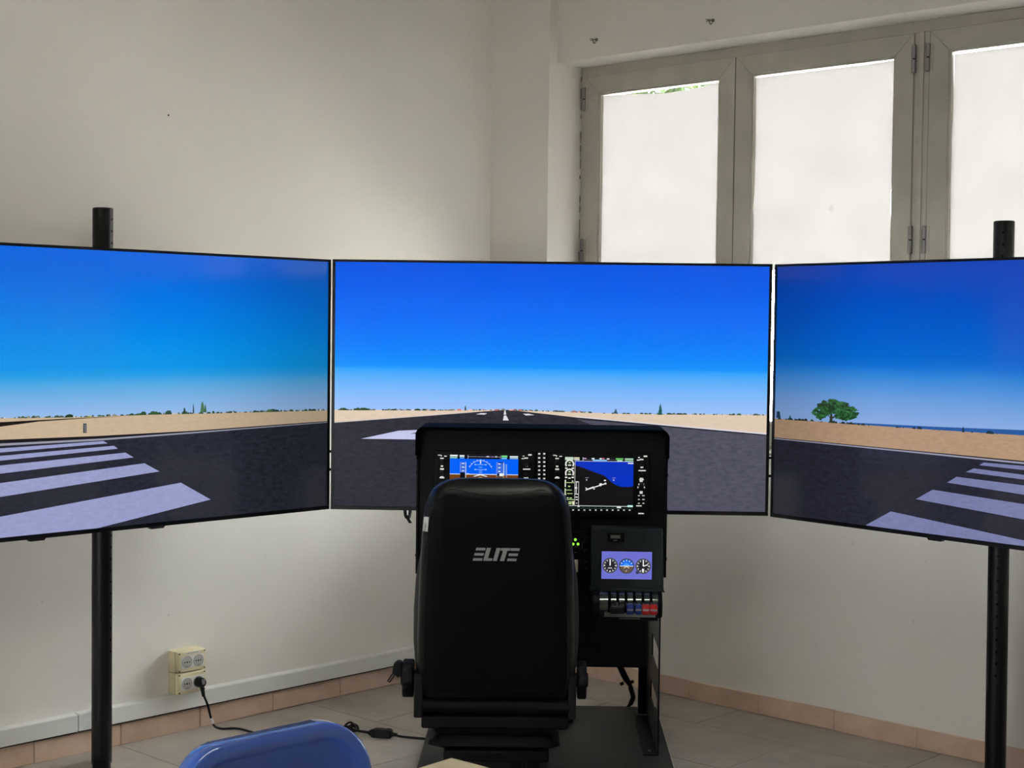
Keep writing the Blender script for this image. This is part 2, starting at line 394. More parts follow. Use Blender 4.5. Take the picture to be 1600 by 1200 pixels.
skirting(sr, 0.255, RB, 1.00485, 1, 0)

# cable trunking above the skirting
tr = room(empty('cable_trunking', (0, 0, 0), label='long grey-white plastic cable trunking along the wall foot', cat='trunking'))
for (p, q) in ((0.145, 2.158), (2.162, 4.158), (4.162, 6.15)):
    o = MB().prism([(0, 0.0823), (0.028, 0.0823), (0.030, 0.0843), (0.030, 0.139), (0.0275, 0.1415), (0, 0.1440)], 0, p, q).build('trunking_length', M_trunk, tr, bevel=0.0015)
    MB().box(p+0.002, q-0.002, 0.0, 0.026, 0.0790, 0.0823).build('trunking_base', M_dark, tr)

# ------------------------------------------------------------------ windows
D0 = -0.147                                                  # room-side face of the sashes
def mitred(x0, x1, z0, z1, wd, a0, a1, names, m, parent, bevel=0.002):
    """frame of four mitred members in the plane of the window wall (y,z), thickness a0..a1"""
    for nm, q in ((names[0], [(x0,z0),(x0+wd,z0+wd),(x0+wd,z1-wd),(x0,z1)]), (names[0], [(x1,z0),(x1,z1),(x1-wd,z1-wd),(x1-wd,z0+wd)]),
                  (names[1], [(x0,z1),(x0+wd,z1-wd),(x1-wd,z1-wd),(x1,z1)]), (names[1], [(x0,z0),(x1,z0),(x1-wd,z0+wd),(x0+wd,z0+wd)])):
        MB().prism(q, 0, a0, a1).build(nm, m, parent, bevel=bevel)
tf = room(empty('trim_1', (0, 0, 0), kind='structure', label='grey lacquered fixed window frame lining the niche'))
ZB = 1.035
for q in ((0.252, 0.283), (3.487, 3.518)):
    MB().box(-0.215, D0-0.012, q[0], q[1], 1.013, 2.605).build('frame_jamb', M_alu, tf, bevel=0.002)
MB().box(-0.215, D0-0.012, 0.283, 3.487, 2.5635, 2.605).build('frame_head', M_alu, tf, bevel=0.002)
MB().box(-0.215, D0-0.012, 0.283, 3.487, 1.013, 1.037).build('frame_sill', M_alu, tf, bevel=0.002)
MB().box(-0.215, D0-0.004, 1.852, 1.912, 1.037, 2.5635).build('frame_mullion', M_alu, tf, bevel=0.003)
MB().box(D0-0.004, D0+0.002, 1.872, 1.892, 1.037, 2.5635).build('mullion_rib', M_alu, tf, bevel=0.002)
MB().box(-0.30, 0.0, 0.251, 3.519, 1.0005, 1.012).build('window_sill', mat('sill_stone', (190, 186, 176), 0.4, noise=0.2, nscale=25), tf, bevel=0.004)
# plaster crumbs and old filler in the joint between frame and niche
rn = random.Random(4)
fm = MB()
for k in range(26):
    z = rn.uniform(1.75, 2.56); s = rn.uniform(0.004, 0.012)
    fm.prism([(0.2505+s*math.cos(j*1.26)*0.6, z+s*1.8*math.sin(j*1.26)) for j in range(5)], 0, D0-0.014, D0-0.011+rn.uniform(0, 0.003))
tag(fm.build('old_filler', mat('old_filler', (150, 145, 132), 0.95, spec=0.05, noise=0.2, nscale=60), tf), kind='stuff')
SHEET_Z = 1.70                                               # the sheets stop short of the lower panes
sashes = [(0.285, 1.0665, 'L'), (1.0705, 1.850, 'R'), (1.914, 2.6955, 'L'), (2.6995, 3.485, 'R')]
# the top edges of the cover sheets sag below the glass (y fraction, drop)
tops = [[(0, 0.000), (0.15, 0.003), (0.35, 0.012), (0.55, 0.021), (0.75, 0.017), (0.97, 0.005)],
        [(0.0, 0.003), (0.3, 0.004), (0.6, 0.004), (0.8, 0.003), (0.985, 0.000)],
        [(0.012, 0.005), (0.3, 0.004), (0.7, 0.004), (1.0, 0.003)],
        [(0, 0.002), (0.5, 0.004), (1.0, 0.002)]]
sides = [([-0.004, -0.004, -0.004, -0.004], [0.003, 0.002, 0.000, -0.003]), ([-0.002, -0.004, -0.001, -0.003], [-0.001, 0.003, 0.008, 0.005]),
         ([0.000, -0.003, -0.003, -0.003], [-0.003]*4), ([-0.003]*4, [-0.002]*4)]
LABW = ['narrow sash nearest the corner casing with a sagging white sheet', 'sash hinged at the mullion with a small dark spot on its sheet',
        'sash beyond the mullion covered with white sheet', 'last sash of the niche covered with white sheet']
for i, (p, q, hs) in enumerate(sashes):
    wn = room(empty('window_%d' % (i+1), (0, 0, 0), kind='structure', label=LABW[i]))
    zb, zt = ZB, 2.5615
    mitred(p, q, zb, zt, 0.075, D0-0.050, D0, ('stile', 'rail'), M_alu, wn)
    g0, g1, h0, h1 = p+0.075, q-0.075, zb+0.075, zt-0.075
    mitred(g0-0.001, g1+0.001, h0-0.001, h1+0.001, 0.009, D0-0.046, D0-0.006, ('glazing_bead', 'glazing_bead'), M_alu, wn, 0.001)
    MB().box(D0-0.032, D0-0.027, g0, g1, h0, h1).build('pane', M_glass, wn)
    # cover sheet: hangs just inside the glass, gently wavy, thin paper with its own thickness
    NX, NZ = 14, 18; m = MB(); vs = []
    tp = tops[i]
    def topdrop(u):
        for (u0, d0), (u1, d1) in zip(tp, tp[1:]):
            if u <= u1: return d0+(d1-d0)*max(0, (u-u0)/(u1-u0))
        return tp[-1][1]
    def side(lst, v): k = min(int(v*3), 2); f = v*3-k; return lst[k]+(lst[k+1]-lst[k])*f
    for jz in range(NZ+1):
        v = jz/NZ
        for ix in range(NX+1):
            u = ix/NX; yl = g0+0.0095+side(sides[i][0], v); yr = g1-0.0095-side(sides[i][1], v)
            y = yl+(yr-yl)*u; z = (h1-0.0095-topdrop(u))*(1-v)+(SHEET_Z+0.012*math.sin(u*4+i))*v
            vs.append((D0-0.022+0.003*math.sin(u*5+i)*math.sin(v*7+i*2), y, z))
    fs = [(k, k+1, k+NX+2, k+NX+1) for k in [jz*(NX+1)+ix for jz in range(NZ) for ix in range(NX)]]
    MB().add(vs, fs).build('cover_sheet', M_sheet, wn)
    if i == 1:
        pts = [(D0-0.0175, 1.508+0.010*math.cos(k*0.7)*(1+0.2*(k % 3)), 1.944+0.013*math.sin(k*0.7)*(1+0.15*(k % 2))) for k in range(9)]
        MB().add(pts, [tuple(range(9))]).build('sheet_stain', M_stain, wn)
    # hinges
    hy = p if hs == 'L' else q
    for hz in (2.467, 1.812, 1.16):
        hn = MB(); cy = hy + (-0.004 if hs == 'L' else 0.004)
        hn.cyl((D0+0.006, cy, hz-0.050), (D0+0.006, cy, hz-0.002), 0.0085, 12).cyl((D0+0.006, cy, hz+0.002), (D0+0.006, cy, hz+0.050), 0.0085, 12)
        hh = hn.build('hinge', M_steel, wn, bevel=0.001, seg=1)
        MB().cyl((D0+0.006, cy, hz-0.049), (D0+0.006, cy, hz+0.049), 0.0055, 8).build('hinge_pin', M_dark, hh)
        s = 1 if hs == 'L' else -1
        MB().box(D0-0.001, D0+0.003, min(hy, hy+s*0.014), max(hy, hy+s*0.014), hz-0.048, hz+0.048).build('hinge_leaf', M_alu, hh)
# black gasket between the first two sashes
MB().box(D0-0.045, D0-0.004, 1.0668, 1.0702, ZB, 2.5615).build('meeting_gasket', M_seal, tf)
# unseen ribbon windows added to fill the room with light: slim frames, four panes
for nm, axis, win, d, lab in (('window_5', 0, FILL_WIN2, RB+0.17, 'high bare ribbon window added in the end wall for light'), ('window_6', 1, FILL_WIN3, RA+0.17, 'low bare ribbon window added behind the camera for light')):
    w5 = room(empty(nm, (0, 0, 0), kind='structure', label=lab)); y0, y1, z0, z1 = win
    def bx(p, q, z0, z1, e): return MB().box(p, q, d-e, d+e, z0, z1) if axis == 0 else MB().box(d-e, d+e, p, q, z0, z1)
    for p, q in ((y0, y0+0.02), (y1-0.02, y1)): bx(p, q, z0, z1, 0.03).build('stile', M_alu, w5)
    for p, q in ((z0, z0+0.02), (z1-0.02, z1)): bx(y0+0.02, y1-0.02, p, q, 0.03).build('rail', M_alu, w5)
    for k in (1, 2, 3): c = y0+(y1-y0)*k/4; bx(c-0.015, c+0.015, z0+0.02, z1-0.02, 0.03).build('frame_mullion', M_alu, w5)
    for k in range(4): c0, c1 = y0+(y1-y0)*k/4, y0+(y1-y0)*(k+1)/4; bx(c0+0.015, c1-0.015, z0+0.02, z1-0.02, 0.003).build('pane', M_glass, w5)

# screw hooks over the window
def hook(b, z, label):
    h = room(empty('wall_hook', (0, 0, 0), label=label, cat='hook', group='screw hooks over the window'))
    MB().cyl((0.0, b, z), (0.003, b, z), 0.007, 14).build('collar', M_hook, h)
    pts = [(0.003, b, z), (0.013, b, z)] + [(0.013+0.008*math.sin(t), b-0.002, z-0.008+0.008*math.cos(t)) for t in [k*0.45 for k in range(1, 11)]]
    MB().tube(pts, 0.0022, 7).build('hook_wire', M_hook, h)
    MB().prism([(b-0.002, z+0.0015), (b-0.026, z+0.008), (b-0.028, z+0.005), (b-0.014, z+0.002), (b-0.026, z-0.001), (b-0.025, z-0.003), (b-0.002, z-0.0015)], 0, 0.010, 0.0125).build('spring_clip', M_hook, h)
hook(0.468, 2.681, 'small zinc screw hook on the lintel nearest the corner')
hook(1.062, 2.685, 'small zinc screw hook above the joint of two sashes')

# ------------------------------------------------------------------ unseen ceiling lamp, added to light floor and tops from above
lp = room(empty('added_ceiling_lamp', (0, 0, 0), label='unseen white twin-tube ceiling lamp added for overhead light', cat='lamp'))
MB().box(2.00, 3.60, 2.68, 2.92, 3.145, RH).build('lamp_housing', M_lampw, lp, bevel=0.004)
for b_ in (2.745, 2.855):
    tb_ = MB().cyl((2.05, b_, 3.118), (3.55, b_, 3.118), 0.019, 14).build('fill_lamp_tube', M_tube, lp)
    for x_ in (2.03, 3.57): MB().box(x_-0.02, x_+0.02, b_-0.022, b_+0.022, 3.095, 3.147).build('tube_holder', M_lampw, lp)

# ------------------------------------------------------------------ outside
tag(MB().box(-60, 60, -60, 60, -0.6, -0.5).build('ground_outside', M_ground), 'pale paving outside the building', kind='structure')
def tree(c, h, rx, seed):
    t = empty('garden_tree', (c[0], c[1], -0.5), label='leafy green tree outside, glimpsed over a sagging sheet', cat='tree')
    MB().tube([(0, 0, 0), (0.05, 0, h*0.3), (0, 0.05, h*0.62)], 0.16, 8, 0.07).build('trunk', M_bark, t)
    rnd = random.Random(seed); m = MB()
    for k in range(7000):
        while True:
            p = Vector((rnd.uniform(-1, 1), rnd.uniform(-1, 1), rnd.uniform(-1, 1)))
            if 0.25 < p.length < 1: break
        p = Vector((p.x*rx, p.y*rx, h*0.68+p.z*h*0.36)); s = rnd.uniform(0.07, 0.15)
        a = Vector((rnd.gauss(0, 1), rnd.gauss(0, 1), rnd.gauss(0, 1))).normalized(); b = a.orthogonal().normalized()
        m.add([p-a*s, p+b*s*0.45, p+a*s, p-b*s*0.45], [(0, 1, 2, 3)])
    tag(m.build('foliage', M_leaf, t, smooth=0), kind='stuff')
tree((3.0, 22.0), 8.4, 1.9, 3)

# ------------------------------------------------------------------ televisions with the simulator's outside view
TW, TH = 1.5700, 0.8988
SX, SB, ST = TW/2-0.011, -TH/2+0.014, TH/2-0.009               # picture area
PIC_L=[
 ((198, 176, 148), 0.1, [(-0.774, -0.0692), (-0.4892, -0.0757), (-0.2033, -0.0817), (0.0464, -0.081), (0.195, -0.0839), (0.774, -0.0904), (0.774, -0.1308), (0.1953, -0.142), (-0.1647, -0.1436), (-0.4893, -0.1405), (-0.774, -0.1374)]),
 ((24, 19, 18), 0, [(-0.774, -0.0819), (-0.4892, -0.0877), (-0.3634, -0.086), (-0.2033, -0.0843), (-0.0491, -0.085), (-0.2033, -0.0864), (-0.3634, -0.0905), (-0.4892, -0.1012), (-0.774, -0.1157)]),
 ((38, 40, 51), 0.55, [(-0.774, -0.4354), (-0.774, -0.1374), (-0.4893, -0.1405), (-0.1647, -0.1436), (0.1953, -0.142), (0.774, -0.1308), (0.774, -0.4354)]),
 ((22, 20, 26), 0, [(-0.774, -0.1374), (-0.4893, -0.1405), (-0.1647, -0.1436), (0.1953, -0.142), (0.774, -0.1308), (0.774, -0.1329), (0.1953, -0.1456), (-0.1647, -0.1517), (-0.4893, -0.151), (-0.774, -0.15)]),
 ((150, 150, 166), 0.05, [(-0.774, -0.1503), (-0.4893, -0.1518), (-0.1647, -0.1523), (0.1953, -0.146), (0.774, -0.1336), (0.774, -0.1361), (0.1953, -0.1509), (-0.1647, -0.1583), (-0.4893, -0.1587), (-0.774, -0.1579)]),
 ((150, 156, 198), 0.16, [(-0.774, -0.1715), (-0.1396, -0.1603), (-0.1246, -0.1686), (-0.774, -0.1864)]),
 ((150, 156, 198), 0.16, [(-0.774, -0.1975), (-0.1019, -0.1772), (-0.0867, -0.1875), (-0.774, -0.2143)]),
 ((150, 156, 198), 0.16, [(-0.774, -0.2283), (-0.0593, -0.2013), (-0.0295, -0.2183), (-0.774, -0.2571)]),
 ((150, 156, 198), 0.16, [(-0.774, -0.2882), (0.0112, -0.2394), (0.0678, -0.2694), (-0.774, -0.3341)]),
 ((150, 156, 198), 0.12, [(-0.774, -0.4354), (-0.774, -0.411), (-0.4893, -0.3716), (0.1508, -0.3116), (0.27, -0.3765), (-0.1604, -0.4354)]),
 ((62, 68, 76), 0, [(-0.2118, -0.1021), (-0.1997, -0.1021), (-0.1996, -0.1322), (-0.2117, -0.1321)]),
 ((110, 115, 120), 0, [(-0.2073, -0.1046), (-0.2019, -0.1049), (-0.2019, -0.1299), (-0.2073, -0.1299)]),
 ((205, 200, 80), 0, [(-0.1999, -0.0784), (-0.1841, -0.0782), (-0.1841, -0.084), (-0.1999, -0.0841)]),
]
PIC_M=[
 ((224, 204, 182), 0.08, [(-0.774, -0.0901), (-0.6874, -0.0896), (-0.3651, -0.0861), (-0.1585, -0.0824), (0.0478, -0.0855), (0.2309, -0.0899), (0.3223, -0.0909), (0.5504, -0.0889), (0.774, -0.0879), (0.774, -0.164), (-0.774, -0.1437)]),
 ((46, 46, 56), 0.55, [(-0.774, -0.4354), (-0.774, -0.1358), (-0.4799, -0.1112), (-0.2778, -0.0928), (-0.1631, -0.0829), (-0.1425, -0.0826), (0.0939, -0.1062), (0.4245, -0.1308), (0.7737, -0.1568), (0.774, -0.1568), (0.774, -0.4354)]),
 ((80, 80, 95), 0.42, [(0.094, -0.1124), (0.4247, -0.1376), (0.7738, -0.1625), (0.774, -0.1625), (0.774, -0.4354), (0.3803, -0.4354), (0.3238, -0.1895)]),
 ((225, 222, 232), 0.0, [(0.0938, -0.1023), (0.4245, -0.1276), (0.7736, -0.1534), (0.774, -0.1534), (0.774, -0.1582), (0.7737, -0.1582), (0.4246, -0.1317), (0.0939, -0.1055)]),
 ((205, 198, 196), 0.0, [(-0.774, -0.1341), (-0.4799, -0.1093), (-0.2778, -0.0918), (-0.2778, -0.0934), (-0.4799, -0.1116), (-0.774, -0.1374)]),
 ((222, 222, 232), 0.0, [(-0.1645, -0.1027), (-0.156, -0.1026), (-0.1466, -0.1204), (-0.1677, -0.1206)]),
 ((222, 222, 232), 0.0, [(-0.1626, -0.0843), (-0.159, -0.0842), (-0.1562, -0.0998), (-0.1657, -0.0999)]),
 ((215, 215, 225), 0.0, [(-0.2456, -0.0948), (-0.2249, -0.0957), (-0.234, -0.1009), (-0.2651, -0.0999)]),
 ((215, 215, 225), 0.0, [(-0.0964, -0.0958), (-0.0758, -0.095), (-0.0551, -0.0998), (-0.0849, -0.1018)]),
 ((196, 198, 232), 0.06, [(-0.6773, -0.1934), (-0.5425, -0.1627), (-0.4288, -0.1565), (-0.4284, -0.1933)]),
 ((60, 60, 70), 0.0, [(-0.5, -0.1731), (-0.4747, -0.1663), (-0.4287, -0.1634), (-0.4287, -0.1698)]),
]
PIC_R=[
 ((38, 88, 158), 0, [(-0.4543, -0.0942), (-0.3555, -0.0921), (-0.1145, -0.0883), (0.2147, -0.08), (0.774, -0.0677), (0.774, -0.1027), (0.2153, -0.1004), (-0.454, -0.1035)]),
 ((176, 146, 118), 0.16, [(-0.774, -0.0984), (-0.6006, -0.0971), (-0.3554, -0.0984), (-0.1142, -0.0982), (0.2152, -0.0962), (0.774, -0.0916), (0.774, -0.1828), (0.2174, -0.1745), (-0.1775, -0.1705), (-0.774, -0.1652)]),
 ((37, 38, 50), 0.5, [(-0.774, -0.4354), (-0.774, -0.1652), (-0.1775, -0.1705), (0.2174, -0.1745), (0.774, -0.1828), (0.774, -0.4354)]),
 ((24, 22, 32), 0, [(-0.774, -0.1652), (-0.1775, -0.1705), (0.2174, -0.1745), (0.774, -0.1828), (0.774, -0.1869), (0.2175, -0.1781), (-0.1774, -0.1732), (-0.774, -0.167)]),
 ((152, 152, 172), 0.05, [(-0.774, -0.1673), (-0.1774, -0.1735), (0.2175, -0.1784), (0.774, -0.1873), (0.774, -0.194), (0.2176, -0.1839), (-0.1773, -0.1782), (-0.774, -0.1707)]),
 ((118, 124, 166), 0.18, [(0.774, -0.212), (0.0595, -0.1993), (0.0763, -0.1895), (0.774, -0.1902)]),
 ((118, 124, 166), 0.18, [(0.774, -0.2496), (0.0127, -0.2246), (0.0402, -0.2111), (0.774, -0.2345)]),
 ((118, 124, 166), 0.18, [(0.774, -0.3055), (-0.0553, -0.2641), (-0.0212, -0.2426), (0.774, -0.2642)]),
 ((118, 124, 166), 0.18, [(0.774, -0.389), (-0.172, -0.3283), (-0.109, -0.2919), (0.774, -0.3311)]),
 ((118, 124, 166), 0.18, [(-0.3701, -0.4354), (-0.2691, -0.3783), (0.4424, -0.4354)]),
 ((38, 62, 92), 0, [(-0.765, -0.0717), (-0.7509, -0.071), (-0.7457, -0.0949), (-0.766, -0.0948)]),
]
HOR_L= [(-0.9288, -0.0655), (-0.4892, -0.0747), (-0.2033, -0.0807), (0.0464, -0.081), (0.195, -0.0839), (0.7762, -0.0904)]
HOR_M= [(-0.775, -0.0899), (-0.3651, -0.0861), (-0.1585, -0.0824), (0.0478, -0.0855), (0.2309, -0.0899), (0.7781, -0.0879)]
HOR_R= [(-0.7759, -0.0977), (-0.6005, -0.0966), (-0.357, -0.0983), (0.2152, -0.0962)]
def bushes(pic, hor, n, seed, hmax, pal, x0=-SX, x1=SX):
    rnd = random.Random(seed)
    for k in range(n):
        x = rnd.uniform(x0+0.01, x1-0.01)
        for (p, q) in zip(hor, hor[1:]):
            if p[0] <= x <= q[0]: z = p[1]+(q[1]-p[1])*(x-p[0])/(q[0]-p[0]); break
        else: continue
        h = hmax*rnd.uniform(0.25, 1.0)**1.6; w = h*rnd.uniform(0.6, 2.2); c = rnd.choice(pal); j = rnd.uniform(0.8, 1.2)
        c = tuple(min(255, v*j) for v in c); m = 7
        pic.poly([(max(-SX, min(SX, x-w)), z-0.002), (max(-SX, min(SX, x+w)), z-0.002)] + [(max(-SX, min(SX, x+w*math.cos(math.pi*t/m)*rnd.uniform(0.75, 1))), z+h*math.sin(math.pi*t/m)*rnd.uniform(0.7, 1)) for t in range(m+1)], c, same=k % 12 != 0)
def conifer(pic, x, z, h, w, c):
    rnd = random.Random(int(x*999)); pts = []
    for k in range(7): t = k/6; pts.append((x+w*(1-t)**0.6*rnd.uniform(0.6, 1.1), z+h*t))
    for k in range(6, -1, -1): t = k/6; pts.append((x-w*(1-t)**0.6*rnd.uniform(0.6, 1.1), z+h*t-0.001))
    pic.poly(pts, c)
def broadleaf(pic, cx, cz, rx, rz, base, seed):
    rnd = random.Random(seed)
    pic.poly([(base[0]-0.007, base[1]), (base[0]+0.007, base[1]), (base[0]+0.006, cz-rz*0.3), (base[0]-0.002, cz-rz*0.2)], (52, 58, 44))
    for a in (-0.5, -0.2, 0.25, 0.6): pic.line((base[0], base[1]+0.012), (cx+a*rx, cz+rz*0.1), 0.003, (48, 56, 42))
    pic.n += 1
    lobes = [(-0.66, -0.15, 0.34), (-0.40, 0.35, 0.34), (-0.05, 0.52, 0.40), (0.32, 0.42, 0.36), (0.62, 0.12, 0.34), (0.72, -0.28, 0.24), (-0.15, 0.05, 0.45), (0.25, -0.02, 0.42), (0.45, -0.45, 0.28), (-0.60, -0.48, 0.22)]
    for k in range(560):
        lx, lz, lr = lobes[k % len(lobes)]; a = rnd.uniform(0, 2*math.pi); d = rnd.uniform(0, 1)**0.6*lr*rnd.uniform(0.8, 1.25)
        x = cx+rx*(lx+d*math.cos(a)); z = cz+rz*(lz+1.1*d*math.sin(a))
        s = rnd.uniform(0.002, 0.006); g = rnd.uniform(0.6, 1.4); c = (40*g, 84*g, 46*g); t0 = rnd.uniform(-0.5, 0.5); e = rnd.uniform(1.2, 2.4)
        if k % 40 == 0: pic.n += 1
        pic.poly([(x+e*s*math.cos(t0)*math.cos(j*1.26)-s*math.sin(t0)*math.sin(j*1.26), z+s*math.cos(t0)*math.sin(j*1.26)+e*s*math.sin(t0)*math.cos(j*1.26)) for j in range(5)], c, same=True)
GREENS = [(38, 62, 40), (52, 84, 52), (70, 96, 66), (46, 70, 60)]
FAR = [(70, 90, 84), (90, 104, 100), (196, 200, 206), (60, 78, 60), (120, 120, 110)]
WARM = [(222, 160, 150), (206, 120, 108), (90, 96, 84), (214, 214, 220), (70, 84, 64)]
def sky(pic, stops):
    """stops: (height fraction, colour) from the bottom; drawn as level bands of the picture"""
    for (v0, c0), (v1, c1) in zip(stops, stops[1:]):
        a, b = SB+(ST-SB)*v0, SB+(ST-SB)*v1
        pic.poly([(-SX, a), (SX, a), (SX, b), (-SX, b)], None, cols=[c0, c0, c1, c1], same=True)
def television(name_label, loc, yaw, pic, dim, bumps):
    t = empty('television', (loc[0], loc[1], loc[2]-TH/2), yaw, label=name_label, cat='television', group='three large televisions round the console')
    zc = TH/2
    f = MB()
    f.box(-TW/2, TW/2, 0, 0.024, TH-0.009, TH).box(-TW/2, TW/2, 0, 0.024, 0, 0.014).box(-TW/2, -TW/2+0.011, 0, 0.024, 0.014, TH-0.009).box(TW/2-0.011, TW/2, 0, 0.024, 0.014, TH-0.009)
    f.build('bezel', M_tv, t, bevel=0.001, seg=1)
    s = MB().box(-SX, SX, 0.0035, 0.012, 0.014, TH-0.009).build('screen', M_tv, t)
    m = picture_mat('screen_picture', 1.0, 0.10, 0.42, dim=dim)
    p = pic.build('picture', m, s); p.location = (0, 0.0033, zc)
    MB().prism([(-TW/2+0.004, 0.004), (TW/2-0.004, 0.004), (TW/2-0.004, TH-0.004), (-TW/2+0.004, TH-0.004)], 1, 0.012, 0.028).build('back_plate', M_tvback, t)
    b = MB(); b.loft([[(x*TW*0.46, 0.028, zc*0.92+z*TH*0.36) for x, z in ((-1, -1), (1, -1), (1, 1), (-1, 1))], [(x*TW*0.42, 0.062, zc*0.88+z*TH*0.28) for x, z in ((-1, -1), (1, -1), (1, 1), (-1, 1))]])
    b.build('back_housing', M_tvback, t)
    for k, bx in enumerate(bumps):
        MB().prism([(bx-0.028, 0.001), (bx-0.022, -0.007), (bx+0.026, -0.007), (bx+0.032, 0.001)], 1, 0.002, 0.02).build('sensor_bump', M_tv, t, bevel=0.001)
    return t

pl = Picture()
sky(pl, [(0.38, (152, 188, 230)), (0.41, (148, 186, 232)), (0.47, (116, 176, 228)), (0.52, (78, 166, 226)), (0.548, (34, 155, 228)), (0.578, (0, 148, 228)), (0.62, (0, 145, 230)), (0.71, (0, 132, 228)), (0.82, (0, 117, 224)), (0.92, (0, 104, 218)), (1.0, (0, 100, 220))])
for (c, g, pts) in PIC_L: pl.poly(pts, c, g)
bushes(pl, HOR_L, 190, 11, 0.0065, FAR); bushes(pl, HOR_L, 34, 12, 0.010, GREENS)
bushes(pl, HOR_L, 8, 13, 0.017, GREENS, -0.05, 0.30)
conifer(pl, 0.1615, -0.082, 0.020, 0.007, (40, 66, 46)); conifer(pl, 0.1967, -0.082, 0.032, 0.004, (60, 74, 88)); conifer(pl, 0.232, -0.081, 0.037, 0.010, (74, 118, 84)); conifer(pl, 0.244, -0.081, 0.028, 0.006, (62, 104, 70))
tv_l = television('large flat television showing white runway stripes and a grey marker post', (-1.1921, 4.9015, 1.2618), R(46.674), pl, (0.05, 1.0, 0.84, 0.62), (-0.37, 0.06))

pm = Picture()
sky(pm, [(0.38, (160, 196, 250)), (0.42, (150, 192, 250)), (0.485, (120, 184, 252)), (0.537, (84, 172, 252)), (0.562, (52, 162, 252)), (0.578, (8, 146, 252)), (0.62, (0, 136, 250)), (0.668, (0, 126, 248)), (0.772, (0, 110, 244)), (0.902, (0, 94, 234)), (1.0, (0, 86, 226))])
for (c, g, pts) in PIC_M: pm.poly(pts, c, g)
bushes(pm, HOR_M, 170, 21, 0.0055, FAR); bushes(pm, HOR_M, 26, 22, 0.007, GREENS); bushes(pm, HOR_M, 26, 23, 0.006, WARM, -0.47, 0.14); bushes(pm, HOR_M, 9, 24, 0.011, GREENS, -0.77, -0.65)
conifer(pm, 0.3947, -0.092, 0.041, 0.008, (28, 92, 84)); conifer(pm, 0.2354, -0.090, 0.017, 0.009, (58, 92, 110)); conifer(pm, -0.303, -0.086, 0.019, 0.004, (52, 60, 66))
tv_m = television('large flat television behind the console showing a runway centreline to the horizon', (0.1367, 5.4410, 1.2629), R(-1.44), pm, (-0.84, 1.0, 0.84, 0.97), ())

pr_ = Picture()
sky(pr_, [(0.36, (140, 172, 222)), (0.41, (134, 170, 224)), (0.482, (106, 156, 220)), (0.529, (78, 144, 216)), (0.576, (46, 128, 212)), (0.612, (12, 108, 206)), (0.647, (0, 98, 202)), (0.717, (0, 88, 198)), (0.858, (0, 74, 188)), (0.976, (2, 66, 180)), (1.0, (2, 64, 176))])
for (c, g, pts) in PIC_R: pr_.poly(pts, c, g)
bushes(pr_, HOR_R, 46, 31, 0.008, [(34, 44, 48), (40, 54, 50), (52, 62, 56)], -0.77, -0.335); bushes(pr_, HOR_R + [(0.79, -0.091)], 26, 32, 0.010, [(28, 44, 72), (30, 52, 56), (60, 104, 84)], -0.335, 0.77)
conifer(pr_, 0.0, -0.099, 0.019, 0.005, (24, 50, 70)); conifer(pr_, -0.703, -0.098, 0.016, 0.006, (40, 70, 72))
broadleaf(pr_, -0.5060, -0.057, 0.094, 0.040, (-0.5229, -0.0981), 5)
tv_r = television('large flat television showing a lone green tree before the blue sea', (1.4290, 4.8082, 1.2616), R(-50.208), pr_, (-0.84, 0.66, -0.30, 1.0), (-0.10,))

# ------------------------------------------------------------------ stands
def stand(loc, yaw, top, label, d, lean=0.0, base=True, foot=0.0):
    """d: distance from the axis of the post forward to the face of the television"""
    s = empty('display_stand', (loc[0], loc[1], 0), yaw, label=label, cat='stand', group='black display stands')
    s.rotation_euler = (0, lean, yaw)
    RP = 0.0335; m = MB(); n = 40; z_ = 0.0 if base else 0.046
    prof = [(RP, z_), (RP, top-0.003), (RP-0.003, top), (RP-0.006, top), (RP-0.006, top-0.05)]
    rings = [[(r*math.cos(2*math.pi*k/n), r*math.sin(2*math.pi*k/n), z) for k in range(n)] for r, z in prof]
    m.loft(rings, cap=True); post = m.build('post', M_post, s)
    h = MB(); hz = top-0.038
    while hz > 0.35:
        for a in (-62, 118):
            v = Vector((math.cos(R(a)), math.sin(R(a)), 0)); h.cyl(v*(RP-0.002)+Vector((0, 0, hz)), v*(RP+0.0004)+Vector((0, 0, hz)), 0.0042, 10)
        hz -= 0.0389
    tag(h.build('pin_hole', M_dark, post), 'two columns of small round pin holes', kind='stuff')
    if base:                                                  # one flat foot that runs out into the room under the viewer's side
        f = MB().box(-0.030, 0.030, -0.50, 0.0, 0.0, 0.012).build('foot', M_post, s, bevel=0.003); f.rotation_euler = (0, 0, foot)
    else: MB().box(-0.10, 0.10, -0.10, 0.06, 0.0305, 0.047).build('base_plate', M_post, s, bevel=0.003)
    y = -d+0.062                                              # back of the television housing
    MB().box(-0.055, 0.055, y+0.05, -0.028, 1.12, 1.36).build('mount_clamp', M_post, s, bevel=0.004)
    MB().box(-0.035, 0.035, y+0.028, y+0.052, 1.20, 1.28).build('mount_arm', M_post, s, bevel=0.004)
    MB().box(-0.30, 0.30, y+0.014, y+0.030, 1.17, 1.31).build('mount_plate', M_post, s, bevel=0.003)
    for x in (-0.22, 0.22): MB().box(x-0.02, x+0.02, y+0.0003, y+0.016, 1.06, 1.40).build('mount_bracket', M_post, s, bevel=0.003)
    return s
def behind(tv, d):
    yw = tv.rotation_euler.z; return (tv.location.x - d*math.sin(yw), tv.location.y + d*math.cos(yw))
stand((-1.3622, 5.0579), R(46.674), 1.8547, 'black perforated post stand of the television with the marker post', 0.231, foot=R(-31.6))
stand((1.6000, 4.9401), R(-50.208), 1.8404, 'black perforated post stand of the television with the lone tree', 0.206, lean=R(-0.5), foot=R(32.3))
sm = stand(behind(tv_m, 0.19), R(-1.44), 1.60, 'black post stand hidden behind the centre television', 0.19, base=False)
